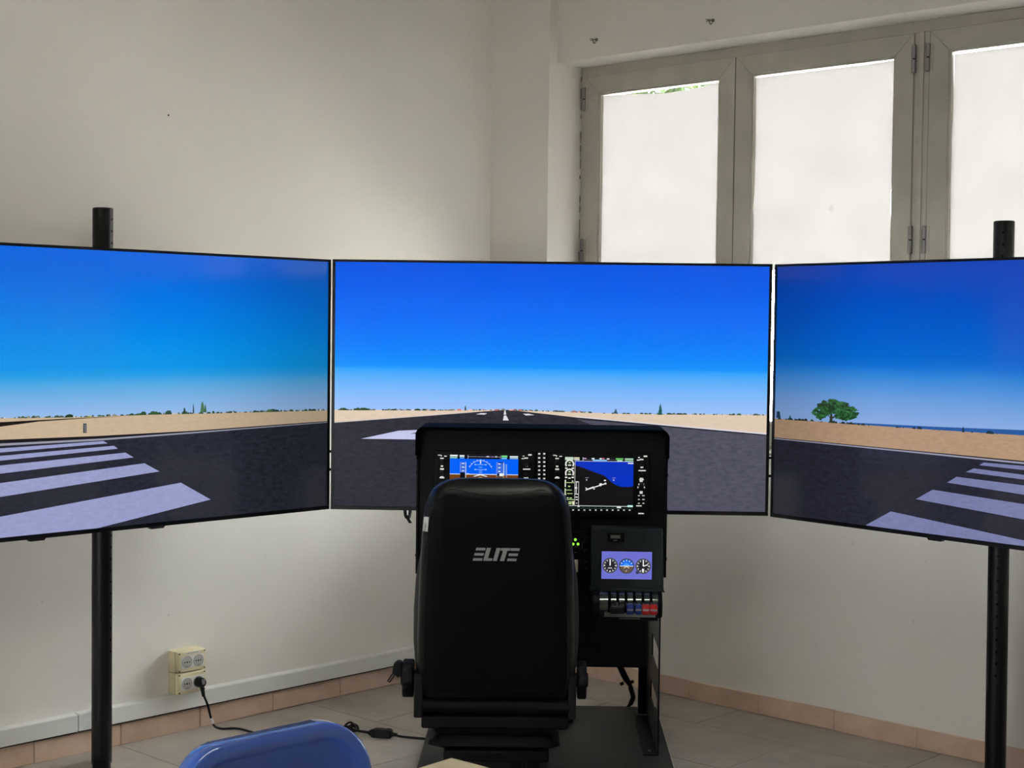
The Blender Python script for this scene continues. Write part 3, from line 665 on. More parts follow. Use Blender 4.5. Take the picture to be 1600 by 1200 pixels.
for z in (1.012, 0.946):
    MB().box(-0.835, 0.835, -0.126, -0.114, z, z+0.009).build('cross_rail', M_post, sm)

# cable loop that hangs under the middle television
cl = empty('hanging_cable', tuple(Vector((-0.366, 5.485, 0))), 0, label='short black cable loop hanging under the centre television', cat='cable')
def cpts(l): return [Vector(p) for p in l]
MB().tube(spline([(-0.016, 0, 0.84), (-0.015, 0, 0.80), (-0.010, 0, 0.785), (-0.002, 0, 0.784), (0.002, 0.01, 0.80), (0.004, 0.01, 0.84)]), 0.006, 8).build('loop', M_rub, cl)
MB().tube(spline([(-0.008, 0, 0.792), (-0.003, 0, 0.779), (0.003, 0, 0.769), (0.003, 0, 0.764)]), 0.0065, 8).build('plug', M_rub, cl)

# ------------------------------------------------------------------ wall sockets with plug and cable
def socket_box(z0, z1, label, lab_strip):
    bx = room(empty('socket_box', (0, 0, 0), label=label, cat='socket', group='cream surface sockets'))
    a0, a1 = 1.660, 1.781
    MB().box(a0, a1, 0.0, 0.041, z0, z1).build('box_body', M_cream, bx, bevel=0.002)
    MB().box(a0+0.0015, a1-0.0015, 0.040, 0.060, z0+0.0012, z1-0.0012).build('box_cover', M_cream, bx, bevel=0.004)
    fx0, fx1, fz0, fz1 = a0+0.010, a1-0.014, z0+0.014, z1-0.017
    pl_ = MB().box(fx0, fx1, 0.058, 0.0615, fz0, fz1).build('faceplate', M_sock, bx, bevel=0.001)
    zc = (fz0+fz1)/2
    for k, cx in enumerate((fx0+0.0245, fx1-0.0245)):
        n = 28; r0 = 0.0205
        rings = [[(cx+r*math.cos(2*math.pi*j/n), b, zc+r*math.sin(2*math.pi*j/n)) for j in range(n)] for r, b in ((r0+0.0015, 0.0612), (r0+0.0008, 0.0632), (r0, 0.0632), (r0-0.001, 0.0620), (0.001, 0.0619))]
        so = MB().loft(rings).build('socket', M_sockg, bx)
        for dx in (-0.0095, 0.0, 0.0095):
            MB().cyl((cx+dx, 0.0605, zc), (cx+dx, 0.0626, zc), 0.0029 if dx == 0 else 0.0024, 10).build('pin_hole', M_dark, so)
        MB().box(cx-0.006, cx+0.006, 0.0605, 0.0628, zc-0.0165, zc-0.0135).build('earth_clip', M_steel, so)
    for x in (a0+0.007, a1-0.007):
        for z in (z0+0.007, z1-0.007): MB().cyl((x, 0.0585, z), (x, 0.0608, z), 0.0032, 10).build('cover_screw', mat('screw_brown', (86, 78, 60), 0.6), bx)  # cover screws in one even dark brown
    if lab_strip:
        st = MB().box(a0+0.026, a1-0.026, 0.0598, 0.0606, z1-0.0125, z1-0.0045).build('label_strip', M_paper, bx)
        rnd = random.Random(8); x = a0+0.034; tx = MB()
        while x < a1-0.036: l = rnd.uniform(0.002, 0.005); tx.box(x, x+l, 0.0605, 0.0608, z1-0.0095, z1-0.0075); x += l+0.0015
        tag(tx.build('label_text', M_ink, st), kind='stuff')
    return bx
socket_box(0.2255, 0.3015, 'upper cream surface box with two empty sockets and a paper strip', True)
socket_box(0.1465, 0.2245, 'lower cream surface box with a black plug in one socket', False)

pc = room(empty('power_cable', (0, 0, 0), label='black power cable plugged into the wall and trailing over the floor', cat='cable'))
px_, pz_ = 1.6950, 0.1842
n = 24
rings = [[(px_+r*math.cos(2*math.pi*j/n), b, pz_+r*math.sin(2*math.pi*j/n)) for j in range(n)] for r, b in ((0.018, 0.062), (0.0185, 0.070), (0.0175, 0.086), (0.013, 0.094), (0.004, 0.096))]
plug = MB().loft(rings).build('plug', M_rub, pc)
MB().prism([(px_-0.006, pz_-0.004), (px_+0.006, pz_-0.004), (px_+0.008, pz_+0.014), (px_-0.004, pz_+0.014)], 1, 0.0945, 0.0965).build('grip_mark', mat('plug_grey', (120, 120, 118), 0.5), plug)
MB().tube([(px_, 0.082, pz_-0.010), (px_-0.003, 0.084, pz_-0.026), (px_-0.007, 0.086, pz_-0.050)], 0.0095, 10, 0.0060).build('strain_relief', M_rub, plug)
lead = spline([(px_-0.006, 0.086, pz_-0.045), (1.672, 0.088, 0.10), (1.660, 0.090, 0.055), (1.648, 0.094, 0.022), (1.622, 0.102, 0.007), (1.576, 0.140, 0.006), (1.563, 0.250, 0.006), (1.512, 0.262, 0.006), (1.457, 0.245, 0.006), (1.388, 0.262, 0.006), (1.36, 0.36, 0.006), (1.338, 0.42, 0.007), (1.332, 0.445, 0.012)], 10)
MB().tube(lead, 0.0042, 8).build('lead', M_rub, pc)
MB().tube([(1.6585, 0.0905, 0.050), (1.652, 0.0925, 0.030)], 0.0058, 10).build('cable_label', M_paper, pc)
def wab(x, y):                                               # world floor point to room coordinates
    v = RM.inverted() @ Vector((x, y, 0)); return v.x, v.y
c0 = wab(-0.578, 5.452)
for k, (dr, sq, dz) in enumerate(((0.036, 0.55, 0.010), (0.030, 0.8, 0.018), (0.040, 0.4, 0.014))):
    ring = [(c0[0]+dr*math.cos(t*2*math.pi/20+k), c0[1]+dr*sq*math.sin(t*2*math.pi/20+k)+0.004*k, 0.005+dz*(1+0.7*math.sin(t*0.63+k*2))) for t in range(21)]
    MB().tube(ring, 0.0042, 7).build('cable_coil', M_rub, pc)
c1, c2, c3, c4, c5, c6 = wab(-0.556, 5.449), wab(-0.500, 5.424), wab(-0.488, 5.418), wab(-0.415, 5.402), wab(-0.375, 5.396), wab(-0.275, 5.372)
MB().tube(spline([(c0[0], c0[1], 0.03), (*c1, 0.016), (*c2, 0.013)]), 0.0050, 8).build('lead', M_rub, pc)
conn = MB().tube([(*c2, 0.013), (*c3, 0.014)], 0.008, 10, 0.014); conn.build('connector_nose', M_rub, pc)
d = (Vector(c4)-Vector(c3)).normalized(); nrm = Vector((-d.y, d.x))
b_ = MB(); sec = lambda c, hw, z0, z1: [(c[0]+nrm.x*hw, c[1]+nrm.y*hw, z0), (c[0]-nrm.x*hw, c[1]-nrm.y*hw, z0), (c[0]-nrm.x*hw, c[1]-nrm.y*hw, z1), (c[0]+nrm.x*hw, c[1]+nrm.y*hw, z1)]
b_.loft([sec(c3, 0.014, 0.001, 0.026), sec(Vector(c3)+d*0.012, 0.017, 0.001, 0.031), sec(Vector(c4)-d*0.01, 0.017, 0.001, 0.031), sec(c4, 0.014, 0.002, 0.028)])
cb = b_.build('connector', M_rub, pc, bevel=0.003)
mid = (Vector(c3)+Vector(c4))/2+d*0.012
MB().cyl((mid.x, mid.y, 0.0305), (mid.x, mid.y, 0.0322), 0.0035, 10).build('connector_mark', mat('plug_grey', (120, 120, 118)), cb)
MB().tube([(*c4, 0.014), (*(Vector(c4)+d*0.02), 0.013)], 0.008, 10, 0.006).build('strain_relief', M_rub, pc)
MB().tube(spline([(*c4, 0.014), (*c5, 0.007), (*c6, 0.006)]), 0.0045, 8).build('lead', M_rub, pc)

# ------------------------------------------------------------------ flight simulator console
cn = empty('simulator_console', (0.104, 5.10, 0), R(-1.2), label='black flight simulator console with glass cockpit displays on a flat platform', cat='console')
pb = MB().box(-0.398, 0.449, -1.25, 0.69, 0.011, 0.030).build('platform', M_platf, cn, bevel=0.003)
for x in (-0.33, 0.38):
    for y in (-1.15, 0.0, 0.6): MB().cyl((x, y, 0), (x, y, 0.012), 0.02, 12).build('platform_foot', M_rub, pb)
MB().box(0.449, 0.4515, -1.25, 0.69, 0.012, 0.029).build('edge_trim', mat('edge_aluminium', (196, 196, 190), 0.35, metal=0.6), pb)
# hood: a U of sheet metal round the panel, its upper lip reaching forward
HX, ZT, ZL = 0.4244, 1.1400, 0.642
def ushape(hx, zt, r, zb, n=6):
    pts = [(hx, zb)]
    pts += [(hx-r+r*math.cos(R(90*k/n)), zt-r+r*math.sin(R(90*k/n))) for k in range(n+1)]
    pts += [(-hx+r+r*math.cos(R(90+90*k/n)), zt-r+r*math.sin(R(90+90*k/n))) for k in range(n+1)]
    return pts + [(-hx, zb)]
o_, i_ = ushape(HX, ZT, 0.027, 1.045), ushape(HX-0.010, ZT-0.010, 0.019, 1.045)
m = MB(); npt = len(o_)
rings = [[(p[0], y, p[1]) for p in q] for q, y in ((o_, 0.20), (o_, -0.030), ([(a[0]*0.5+b[0]*0.5, a[1]*0.5+b[1]*0.5) for a, b in zip(o_, i_)], -0.034), (i_, -0.030), (i_, 0.20))]
m.loft(rings, cap=False, closed=False)
m.build('hood', M_hood, cn)
for s in (-1, 1):
    sd = [(-0.030, 1.050), (-0.026, 1.068), (0.30, 1.068), (0.30, ZL), (-0.004, ZL), (-0.004, 1.035)]
    x0, x1 = sorted((s*(HX-0.0005), s*(HX-0.009)))
    MB().prism([(-0.030, 1.046), (0.20, 1.046), (0.20, ZL), (-0.004, ZL), (-0.004, 1.028)], 0, x0 - (0.0 if s > 0 else -0.002), x1 - (0.002 if s > 0 else 0)).build('hood_cheek', M_cons2, cn, bevel=0.001)
    for z in (0.985, 0.865, 0.70):
        MB().cyl((s*(HX-0.003), 0.03, z), (s*(HX+0.0015), 0.03, z), 0.005, 10).build('cheek_screw', M_rub, cn)
panel = MB().box(-HX+0.009, HX-0.009, 0.008, 0.014, ZL, ZT-0.010).build('instrument_panel', M_cons, cn)
MB().box(-HX+0.01, HX-0.01, 0.192, 0.199, ZL, ZT-0.012).build('rear_cover', M_cons2, cn)

def face(px, py):                                            # ruler on the instrument panel (drawing units to metres)
    return (-0.3097+(px-703)*0.0021505+(py-709)*2.8e-5, 1.0494-(py-709)*0.00215+(px-703)*2.64e-5)
FY = 0.008
def unit(name, x0, x1, z0, z1, d=0.012, m=M_unit, bev=0.003):
    return MB().box(x0, x1, FY-d, FY+0.001, z0, z1).build(name, m, cn, bevel=bev)
def knob(parent, x, z, r, l, y=None, m=M_knob):
    y = FY-0.012 if y is None else y
    k = MB().cyl((x, y+0.001, z), (x, y-l, z), r, 18, r*0.88).build('knob', m, parent, bevel=0.0008, seg=1)
    MB().cyl((x, y-l+0.001, z), (x, y-l-0.006, z), r*0.55, 14).build('inner_knob', m, k)
    return k
MK = {}
def marks(parent, lst, y):                                   # backlit captions of the keys and knobs, all of one unit in one mesh
    m = MB()
    for (x0, x1, z0, z1) in lst: m.box(x0, x1, y-0.0006, y+0.0002, z0, z1)
    o = m.build('caption', M_mark, parent, smooth=0); o['kind'] = 'stuff'; return o
def caption_set(parent, off, right, y):
    """captions printed beside the knobs; off = left edge of the display in ruler units"""
    L = []
    def q(a, b, w, h): 
        x, z = face(a, b); L.append((x-w/2, x+w/2, z-h/2, z+h/2))
    if not right:
        for a, b, w, h in ((-16.5, 2.2, .010, .003), (-13.5, 3.2, .004, .004), (-7, 3.8, .009, .003), (-12.5, 7.2, .012, .004), (-12.5, 19.5, .008, .005), (-12.5, 24, .013, .005), (-12.5, 36.0, .010, .003), (-12.5, 37.6, .016, .004)): q(off+a, 709+b, w, h)
    else:
        for a, b, w, h in ((0, 6.5, .006, .003), (10, 4.6, .012, .005), (-1, 10.5, .009, .003), (4, 9.6, .013, .004), (4.5, 21.5, .009, .006), (2, 27, .012, .004), (7.5, 27, .014, .004), (4, 39, .011, .003), (4, 41, .015, .004)): q(off+a, 706+b, w, h)
    return L
def display(x0, x1, z0, z1, pic, bez, label):
    u = unit('display_unit', *bez)
    u['label'] = label
    s = MB().box(x0, x1, FY-0.0128, FY-0.0115, z0, z1).build('screen', M_tv, u)
    p = pic.build('screen_picture', picture_mat('cockpit_picture', 1.0, 0.2, 0.3), s); p.location = (0, FY-0.0129, 0)
    return u
# primary flight display (drawing units: 0..840 by 0..633, origin top left)
PX0, PX1, PZ1 = -0.3097, -0.0795, 1.0476; PH = 0.1728; PZ0 = PZ1-PH
def P1(x, y): return (PX0+(x-350)/840*(PX1-PX0), PZ1-(y-150)/633*PH)
WHT = (236, 240, 242); CY_ = (120, 200, 255)
a = Picture(step=0.00004)
def pg(pic, F, pts, c): pic.poly([F(*p) for p in reversed(pts)], c)
def rc(pic, F, x0, y0, x1, y1, c): pg(pic, F, [(x0,y0),(x1,y0),(x1,y1),(x0,y1)], c)
rc(a, P1, 350, 150, 1190, 783, (112, 62, 12)); rc(a, P1, 350, 200, 1190, 396, (0, 96, 250)); rc(a, P1, 350, 150, 1190, 203, (14, 14, 22))
rc(a, P1, 350, 388, 1190, 397, (210, 220, 240))
for x0, x1, y0, y1, c in ((352, 445, 156, 176, WHT), (352, 440, 184, 198, (150, 220, 200)), (470, 528, 158, 178, WHT), (472, 528, 186, 198, CY_), (800, 832, 168, 180, WHT), (868, 880, 170, 180, (235, 120, 240)), (905, 930, 168, 180, WHT), (985, 1055, 156, 178, (120, 220, 130)), (985, 1050, 184, 200, CY_), (1085, 1186, 162, 180, WHT), (1085, 1186, 186, 198, (170, 210, 250)), (570, 575, 155, 200, (200, 200, 210)), (575, 970, 174, 178, (170, 170, 180)), (970, 975, 155, 200, (150, 150, 160))): rc(a, P1, x0, y0, x1, y1, c)
# speed and altitude tapes
for x0, x1, y0 in ((478, 550, 244), (925, 1015, 240)):
    rc(a, P1, x0, y0, x1, 700, (60, 110, 220)); rc(a, P1, x0, 397, x1, 700, (92, 66, 40)); rc(a, P1, x1-6, y0, x1, 700, WHT); rc(a, P1, x0, y0, x0+3, 700, (190, 200, 220))
for y in range(255, 700, 46):
    rc(a, P1, 498, y, 530, y+10, WHT); rc(a, P1, 945, y, 972, y+11, WHT)
rc(a, P1, 478, 370, 536, 470, (18, 14, 12)); rc(a, P1, 936, 378, 975, 404, (10, 14, 40)); rc(a, P1, 960, 376, 1008, 410, WHT); rc(a, P1, 1022, 262, 1050, 480, (70, 130, 235)); rc(a, P1, 1046, 262, 1051, 700, (180, 190, 210)); rc(a, P1, 1012, 400, 1046, 480, (120, 70, 20))
rc(a, P1, 950, 240, 1010, 250, (10, 14, 60))
# roll arc, pitch ladder, aircraft symbol
cx, cz = P1(728, 372); a.ring((cx, cz), 0.0405, 0.0418, (190, 215, 250), 25, 155, 26)
for t in (30, 45, 60, 75, 90, 105, 120, 135, 150): a.line((cx+0.041*math.cos(R(t)), cz+0.041*math.sin(R(t))), (cx+0.045*math.cos(R(t)), cz+0.045*math.sin(R(t))), 0.0012, WHT)
rc(a, P1, 720, 214, 736, 262, (190, 220, 255))
for y, wd in ((272, 66), (303, 22), (332, 66), (350, 18), (370, 22), (428, 20), (455, 66), (480, 20), (510, 66)):
    rc(a, P1, 728-wd, y-2, 728+wd, y+3, (150, 205, 255) if y < 390 else (226, 214, 190))
    if wd > 40:
        for s in (-1, 1): rc(a, P1, 728+s*wd-8, y-7, 728+s*wd+8, y+7, (150, 205, 255) if y < 390 else (236, 226, 206))
pg(a, P1, [(638, 416), (728, 388), (818, 416), (800, 420), (728, 402), (656, 420)], WHT)
rc(a, P1, 1070, 470, 1180, 482, (220, 190, 160))
pg(a, P1, [(550, 392), (570, 378), (600, 388), (640, 392)], (220, 230, 240)); pg(a, P1, [(850, 392), (880, 384), (905, 390), (925, 393)], (220, 230, 240))
u1 = display(PX0, PX1, PZ0, PZ1, a, (-0.362, -0.021, 0.842, 1.060), 'flight display with blue sky and brown ground')
# moving map display (drawing units 343..1187 by 178..830)
MX0, MX1, MZ1 = 0.0774, 0.3068, 1.0445; MHt = 0.1725
def P2(x, y): return (MX0+(x-343)/844*(MX1-MX0), MZ1-(y-178)/652*MHt)
b = Picture(step=0.00004)
rc(b, P2, 343, 178, 1187, 830, (9, 9, 12)); rc(b, P2, 470, 230, 1187, 800, (15, 14, 17))
pg(b, P2, [(470, 232), (1187, 232), (1187, 540), (1130, 550), (1040, 550), (970, 525), (905, 480), (830, 410), (760, 385), (690, 360), (580, 318), (470, 285)], (0, 48, 190))
pg(b, P2, [(470, 285), (580, 318), (690, 360), (830, 410), (905, 480), (970, 525), (1040, 550), (1030, 565), (950, 540), (880, 490), (800, 425), (640, 370), (470, 330)], (22, 18, 20))
for x0, x1, y0, y1, c in ((343, 448, 180, 218, (190, 215, 190)), (455, 520, 182, 200, (220, 215, 180)), (455, 522, 206, 218, WHT), (562, 568, 180, 222, WHT), (575, 605, 188, 204, (190, 150, 190)), (672, 705, 188, 208, WHT), (768, 795, 188, 204, WHT), (800, 830, 188, 202, (220, 120, 130)), (858, 888, 190, 206, WHT), (685, 858, 210, 224, CY_), (968, 1060, 186, 206, (110, 200, 110)), (985, 1050, 212, 226, (190, 235, 190)), (1080, 1184, 188, 204, (180, 225, 190)), (1080, 1184, 212, 230, (140, 190, 150)), (470, 1187, 226, 232, (200, 205, 215)), (1118, 1184, 242, 256, WHT), (562, 960, 205, 208, (110, 110, 130)),
                          (464, 470, 226, 790, (200, 200, 190)), (512, 518, 490, 800, (200, 200, 200)), (343, 1187, 794, 802, (190, 200, 196)), (343, 1187, 826, 830, (50, 80, 60)), (505, 530, 796, 812, WHT), (990, 1040, 802, 820, WHT), (1120, 1187, 782, 806, (190, 235, 225)), (476, 510, 488, 500, WHT), (470, 496, 560, 580, WHT), (480, 490, 505, 640, (220, 220, 220)), (470, 512, 645, 655, WHT), (475, 505, 682, 694, WHT), (478, 508, 715, 725, WHT), (485, 500, 760, 770, WHT)): rc(b, P2, x0, y0, x1, y1, c)
for k in range(9): rc(b, P2, 430+k*72, 806, 434+k*72, 826, (70, 90, 80))
LIME = (186, 214, 150)
for y in (268, 384):
    c = P2(400, y); b.ring(c, 0.0105, 0.0155, (225, 225, 215), -35, 215, 22); rc(b, P2, 380, y+8, 420, y+22, (225, 235, 220)); rc(b, P2, 388, y-24, 412, y-10, LIME)
    rc(b, P2, 345, y+46, 372, y+62, (236, 236, 226)); rc(b, P2, 425, y+46, 455, y+62, (236, 236, 226))
for y0, l0, l1 in ((440, 385, 415), (470, 345, 358), (478, 430, 446), (500, 360, 460), (545, 385, 410), (595, 360, 430), (603, 345, 356), (640, 372, 440), (652, 345, 362), (692, 372, 392), (694, 405, 432), (716, 360, 460), (745, 392, 440), (765, 392, 430)): rc(b, P2, l0, y0, l1, y0+(14 if l1-l0 < 60 else 8), LIME if y0 > 490 else (232, 232, 220))
rc(b, P2, 343, 470, 356, 560, (225, 230, 210)); rc(b, P2, 343, 580, 356, 660, (210, 225, 190)); rc(b, P2, 440, 740, 462, 785, (230, 228, 190))
for (p, q, wd) in (((600, 596), (852, 508), 0.0032), ((640, 578), (700, 555), 0.0034), ((770, 520), (790, 545), 0.0026), ((598, 568), (630, 582), 0.0024), ((695, 582), (715, 578), 0.003), ((825, 470), (850, 470), 0.004), ((770, 520), (800, 515), 0.005), ((835, 505), (855, 515), 0.005)): b.line(P2(*p), P2(*q), wd, (238, 238, 238))
for x, y in ((612, 466), (945, 464)):
    b.disc(P2(x, y), 0.0022, (230, 230, 220), 8); rc(b, P2, x-18, y-30, x+26, y-24, (150, 160, 170))
for p in (((560, 620), (640, 608)), ((780, 610), (960, 640)), ((1000, 600), (1180, 680))): b.line(P2(*p[0]), P2(*p[1]), 0.0008, (40, 38, 40))
u2 = display(MX0, MX1, MZ1-MHt, MZ1, b, (0.018, 0.362, 0.842, 1.058), 'moving map display with blue sea and engine gauges')
yk = FY-0.012
marks(u1, caption_set(u1, 703, False, yk) + caption_set(u1, 818, True, yk), yk)
m2 = caption_set(u2, 883, False, yk) + [(x0, x1, z0-0.004, z1-0.004) for x0, x1, z0, z1 in caption_set(u2, 998, True, yk)]
for a_, b_, w_, h_ in ((1001.5, 751, .010, .007), (1001.5, 756.4, .019, .005), (996.5, 761, .003, .006), (1006.5, 761, .003, .006), (1001.5, 769, .010, .009), (998, 774, .006, .003), (1005, 774, .008, .003), (998, 780, .006, .003), (1005, 780, .008, .003), (998, 786, .006, .003), (1005, 786, .006, .003), (998, 790, .018, .004), (1001.5, 802, .019, .004)):
    x, z = face(a_, b_); m2.append((x-w_/2, x+w_/2, z-h_/2, z+h_/2))
for k in range(12):
    x, z = face(886.6+k*8.82, 796.8); m2.append((x-0.003, x+0.003, z-0.0018, z+0.0018))
marks(u2, m2, yk)
for k in range(12):
    x, z = face(886.6+k*8.82, 800.5); MB().box(x-0.007, x+0.007, yk-0.003, yk+0.001, z-0.0035, z+0.0035).build('soft_key', M_knob, u2, bevel=0.0008, seg=1)
for k in range(12):
    x, z = face(706.6+k*8.82, 796.8); MB().box(x-0.007, x+0.007, yk-0.003, yk+0.001, z-0.0035, z+0.0035).build('soft_key', M_knob, u1, bevel=0.0008, seg=1)
for off, u in ((703, u1), (883, u2)):
    for dy in (13.5, 30.0, 47, 64): x, z = face(off-12.5, 709+dy); knob(u, x, z, 0.0085, 0.012)
for off, u in ((818, u1), (998, u2)):
    for dy in (16, 33, 49): x, z = face(off+4, 709+dy); knob(u, x, z, 0.0085, 0.012)
# audio panel between the displays: two columns of keys with backlit captions
au = unit('audio_panel', -0.0195, 0.0165, 0.835, 1.062)
ml = []
for k in range(13):
    for xx in (842.5, 850.3):
        x, z = face(xx, 709.0+k*6.45); ml.append((x-0.0035, x+0.0035, z-0.0022, z+0.0028))
        MB().box(x-0.006, x+0.006, yk-0.002, yk+0.001, z-0.0105, z-0.0045).build('key', M_knob, au, bevel=0.0006, seg=1)
marks(au, ml, yk)
# landing gear panel with green lamps and ivory lever
gp = unit('gear_panel', 0.055, 0.160, 0.652, 0.795, d=0.006)
for p in ((899, 843.6), (903.2, 850.6), (895.6, 850.6)):
    x, z = face(*p); MB().cyl((x, FY-0.005, z), (x, FY-0.010, z), 0.0045, 14).build('green_lamp', M_green, gp)
x, z = face(899.8, 881.5); g = MB().cyl((x, FY-0.004, z), (x, FY-0.055, z), 0.004, 10).build('gear_lever', M_steel, gp)
MB().tube([(x, FY-0.055, z-0.021), (x, FY-0.055, z+0.021)], 0.0065, 12).build('lever_wheel', M_ivory, g, bevel=0.002)
x, z = face(916, 846); MB().box(x-0.008, x+0.008, FY-0.02, FY-0.005, z-0.006, z+0.012).build('switch', M_knob, gp, bevel=0.002)
for p in ((916, 861), (916, 880)):
    x, z = face(*p); knob(gp, x, z, 0.007, 0.012, y=FY-0.006)
m3 = []
for a_, b_, w_, h_ in ((901, 855, .014, .0015), (909.6, 852, .0012, .02), (916, 842, .006, .002), (916, 889, .012, .0018), (899, 864, .008, .0015)):
    x, z = face(a_, b_); m3.append((x-w_/2, x+w_/2, z-h_/2, z+h_/2))
mm = MB()
for q in m3: mm.box(q[0], q[1], FY-0.0066, FY-0.0058, q[2], q[3])
tag(mm.build('gear_caption', mat('grey_print', (120, 120, 116), 0.7), gp, smooth=0), kind='stuff')
# standby instrument box that stands proud of the panel
LY = -0.070
lb = MB().prism([(0.168, 0.612), (0.409, 0.612), (0.404, 0.8145), (0.1685, 0.8145)], 1, LY, 0.05).build('standby_box', M_plate, cn, bevel=0.003)
MB().prism([(0.164, 0.604), (0.413, 0.604), (0.409, 0.614), (0.168, 0.614)], 1, LY-0.006, 0.05).build('box_lip', M_plate, lb, bevel=0.002)
for p in ((0.178, 0.800), (0.336, 0.800), (0.336, 0.783), (0.390, 0.798), (0.179, 0.625), (0.398, 0.625)):
    MB().cyl((p[0], LY+0.001, p[1]), (p[0], LY-0.002, p[1]), 0.0036, 10).build('panel_screw', M_rub, lb)
hm = MB().box(0.2205, 0.2755, LY-0.008, LY+0.001, 0.7705, 0.8005).build('hour_meter', M_cons2, lb, bevel=0.002)
MB().box(0.230, 0.262, LY-0.0088, LY-0.0075, 0.782, 0.793).build('counter', M_lcd, hm)
MB().box(0.240, 0.252, LY-0.0088, LY-0.0075, 0.774, 0.777).build('counter_caption', M_lcd, hm)
MB().box(0.1995, 0.3715, LY-0.0012, LY+0.001, 0.6435, 0.7405).build('screen_frame', M_tv, lb)
sc = Picture(step=0.00005); IX0, IX1, IZ0, IZ1 = 0.2020, 0.3690, 0.6460, 0.7380
def P3(x, y): return (IX0+(x-430)/560*(IX1-IX0), IZ1-(y-360)/308*(IZ1-IZ0))
rc(sc, P3, 430, 360, 990, 668, (108, 112, 205))
rr = 0.0246
for cx_, cy_ in ((525, 518), (708, 522), (893, 520)):
    c = P3(cx_, cy_); sc.disc(c, rr*1.04, (70, 72, 80), 36); sc.disc(c, rr*0.94, (38, 38, 42), 36)
c = P3(830, 590); sc.disc(c, 0.006, (58, 60, 90), 14)
for cx_, cy_ in ((525, 518), (893, 520)):
    c = P3(cx_, cy_)
    for k in range(12):
        t = R(30*k); sc.line((c[0]+rr*0.66*math.cos(t), c[1]+rr*0.66*math.sin(t)), (c[0]+rr*0.88*math.cos(t), c[1]+rr*0.88*math.sin(t)), 0.0022 if k % 3 else 0.0034, (235, 235, 235))
    for k in range(36):
        t = R(10*k); sc.line((c[0]+rr*0.80*math.cos(t), c[1]+rr*0.80*math.sin(t)), (c[0]+rr*0.90*math.cos(t), c[1]+rr*0.90*math.sin(t)), 0.0008, (190, 190, 195), same=k > 0)
c = P3(525, 518); sc.line((c[0], c[1]), (c[0], c[1]+rr*0.82), 0.0036, (250, 250, 250)); sc.rect(c[0]-0.007, c[0]+0.007, c[1]-0.010, c[1]-0.0065, (190, 190, 190))
c = P3(893, 520); sc.line(c, (c[0], c[1]+rr*0.80), 0.0034, (250, 250, 250)); sc.line(c, (c[0]+rr*0.62, c[1]+rr*0.22), 0.003, (250, 250, 250)); sc.rect(c[0]-0.004, c[0]+0.003, c[1]-rr*0.74, c[1]-rr*0.34, (235, 235, 235))
c = P3(708, 522); sc.disc(c, rr*0.90, (24, 108, 236), 24, 0, 180); sc.disc(c, rr*0.90, (96, 82, 72), 24, 180, 360); sc.disc(c, rr*0.42, (70, 160, 250), 16, 0, 180)
sc.rect(c[0]-rr*0.90, c[0]+rr*0.90, c[1]-0.0009, c[1]+0.0012, (240, 240, 240))
for k in range(5): t = R(30*k+30); sc.line((c[0]+rr*0.66*math.cos(t), c[1]+rr*0.66*math.sin(t)), (c[0]+rr*0.88*math.cos(t), c[1]+rr*0.88*math.sin(t)), 0.0022, (235, 235, 240))
sc.line((c[0]-rr*0.36, c[1]-rr*0.26), (c[0], c[1]-rr*0.04), 0.002, (245, 225, 190)); sc.line((c[0]+rr*0.36, c[1]-rr*0.26), (c[0], c[1]-rr*0.04), 0.002, (245, 225, 190)); sc.line((c[0]-rr*0.12, c[1]-rr*0.75), (c[0]+0.001, c[1]-rr*0.55), 0.0016, (220, 220, 220))
sp = sc.build('standby_screen', picture_mat('standby_picture', 1.0, 0.2, 0.3), lb); sp.location = (0, LY-0.0013, 0)
# throttle quadrant
qd = MB().box(0.170, 0.404, -0.060, 0.05, 0.514, 0.612).build('throttle_quadrant', M_cons2, cn, bevel=0.003)
th = [R(-30+10*k) for k in range(13)]
arc = lambda r: [(-0.050-r*math.cos(t), 0.556+r*0.92*math.sin(t)) for t in th]
for x0, x1 in ((0.172, 0.197), (0.3885, 0.403)): MB().prism(arc(0.063)+[(-0.03, 0.612), (-0.03, 0.514)], 0, x0, x1).build('quadrant_cheek', M_cons2, qd, smooth=50, bevel=0.002)
MB().box(0.197, 0.3885, -0.100, -0.05, 0.514, 0.527).build('quadrant_floor', M_cons2, qd)
cvo = MB().prism(arc(0.060)+[(-0.045, 0.600), (-0.045, 0.530)], 0, 0.197, 0.3885).build('chrome_cover', M_chrome, qd, smooth=50)
shaft_x = [0.2290, 0.2560, 0.2835, 0.3110, 0.3390, 0.3660]
for x in shaft_x:
    sl = arc(0.0608) + list(reversed(arc(0.058))); MB().prism(sl, 0, x-0.0048, x+0.0048).build('lever_slot', M_dark, cvo)
def lever(x, wd, m, z=0.5565, h=0.034, xs=None, grip=True):
    xs = x if xs is None else xs
    l = MB().tube([(xs, -0.09, 0.575), (xs, -0.118, 0.572), (xs*0.5+x*0.5, -0.124, z)], 0.0030, 8).build('lever', M_steel, qd)
    MB().box(x-wd/2, x+wd/2, -0.140, -0.116, z-h/2, z+h/2).build('lever_grip', m, l, bevel=0.006, seg=3)
    if grip: MB().box(x-wd*0.42, x+wd*0.42, -0.1425, -0.138, z-0.003, z+0.003).build('grip_groove', mat('groove_tint', (150, 150, 160), 0.5), l)
lever(0.2535, 0.048, M_black, 0.5530, 0.024, grip=False)
lever(0.2955, 0.024, M_blue, xs=0.2835); lever(0.3225, 0.022, M_blue, xs=0.3110); lever(0.3470, 0.025, M_red, xs=0.3390); lever(0.3725, 0.025, M_red, xs=0.3660)
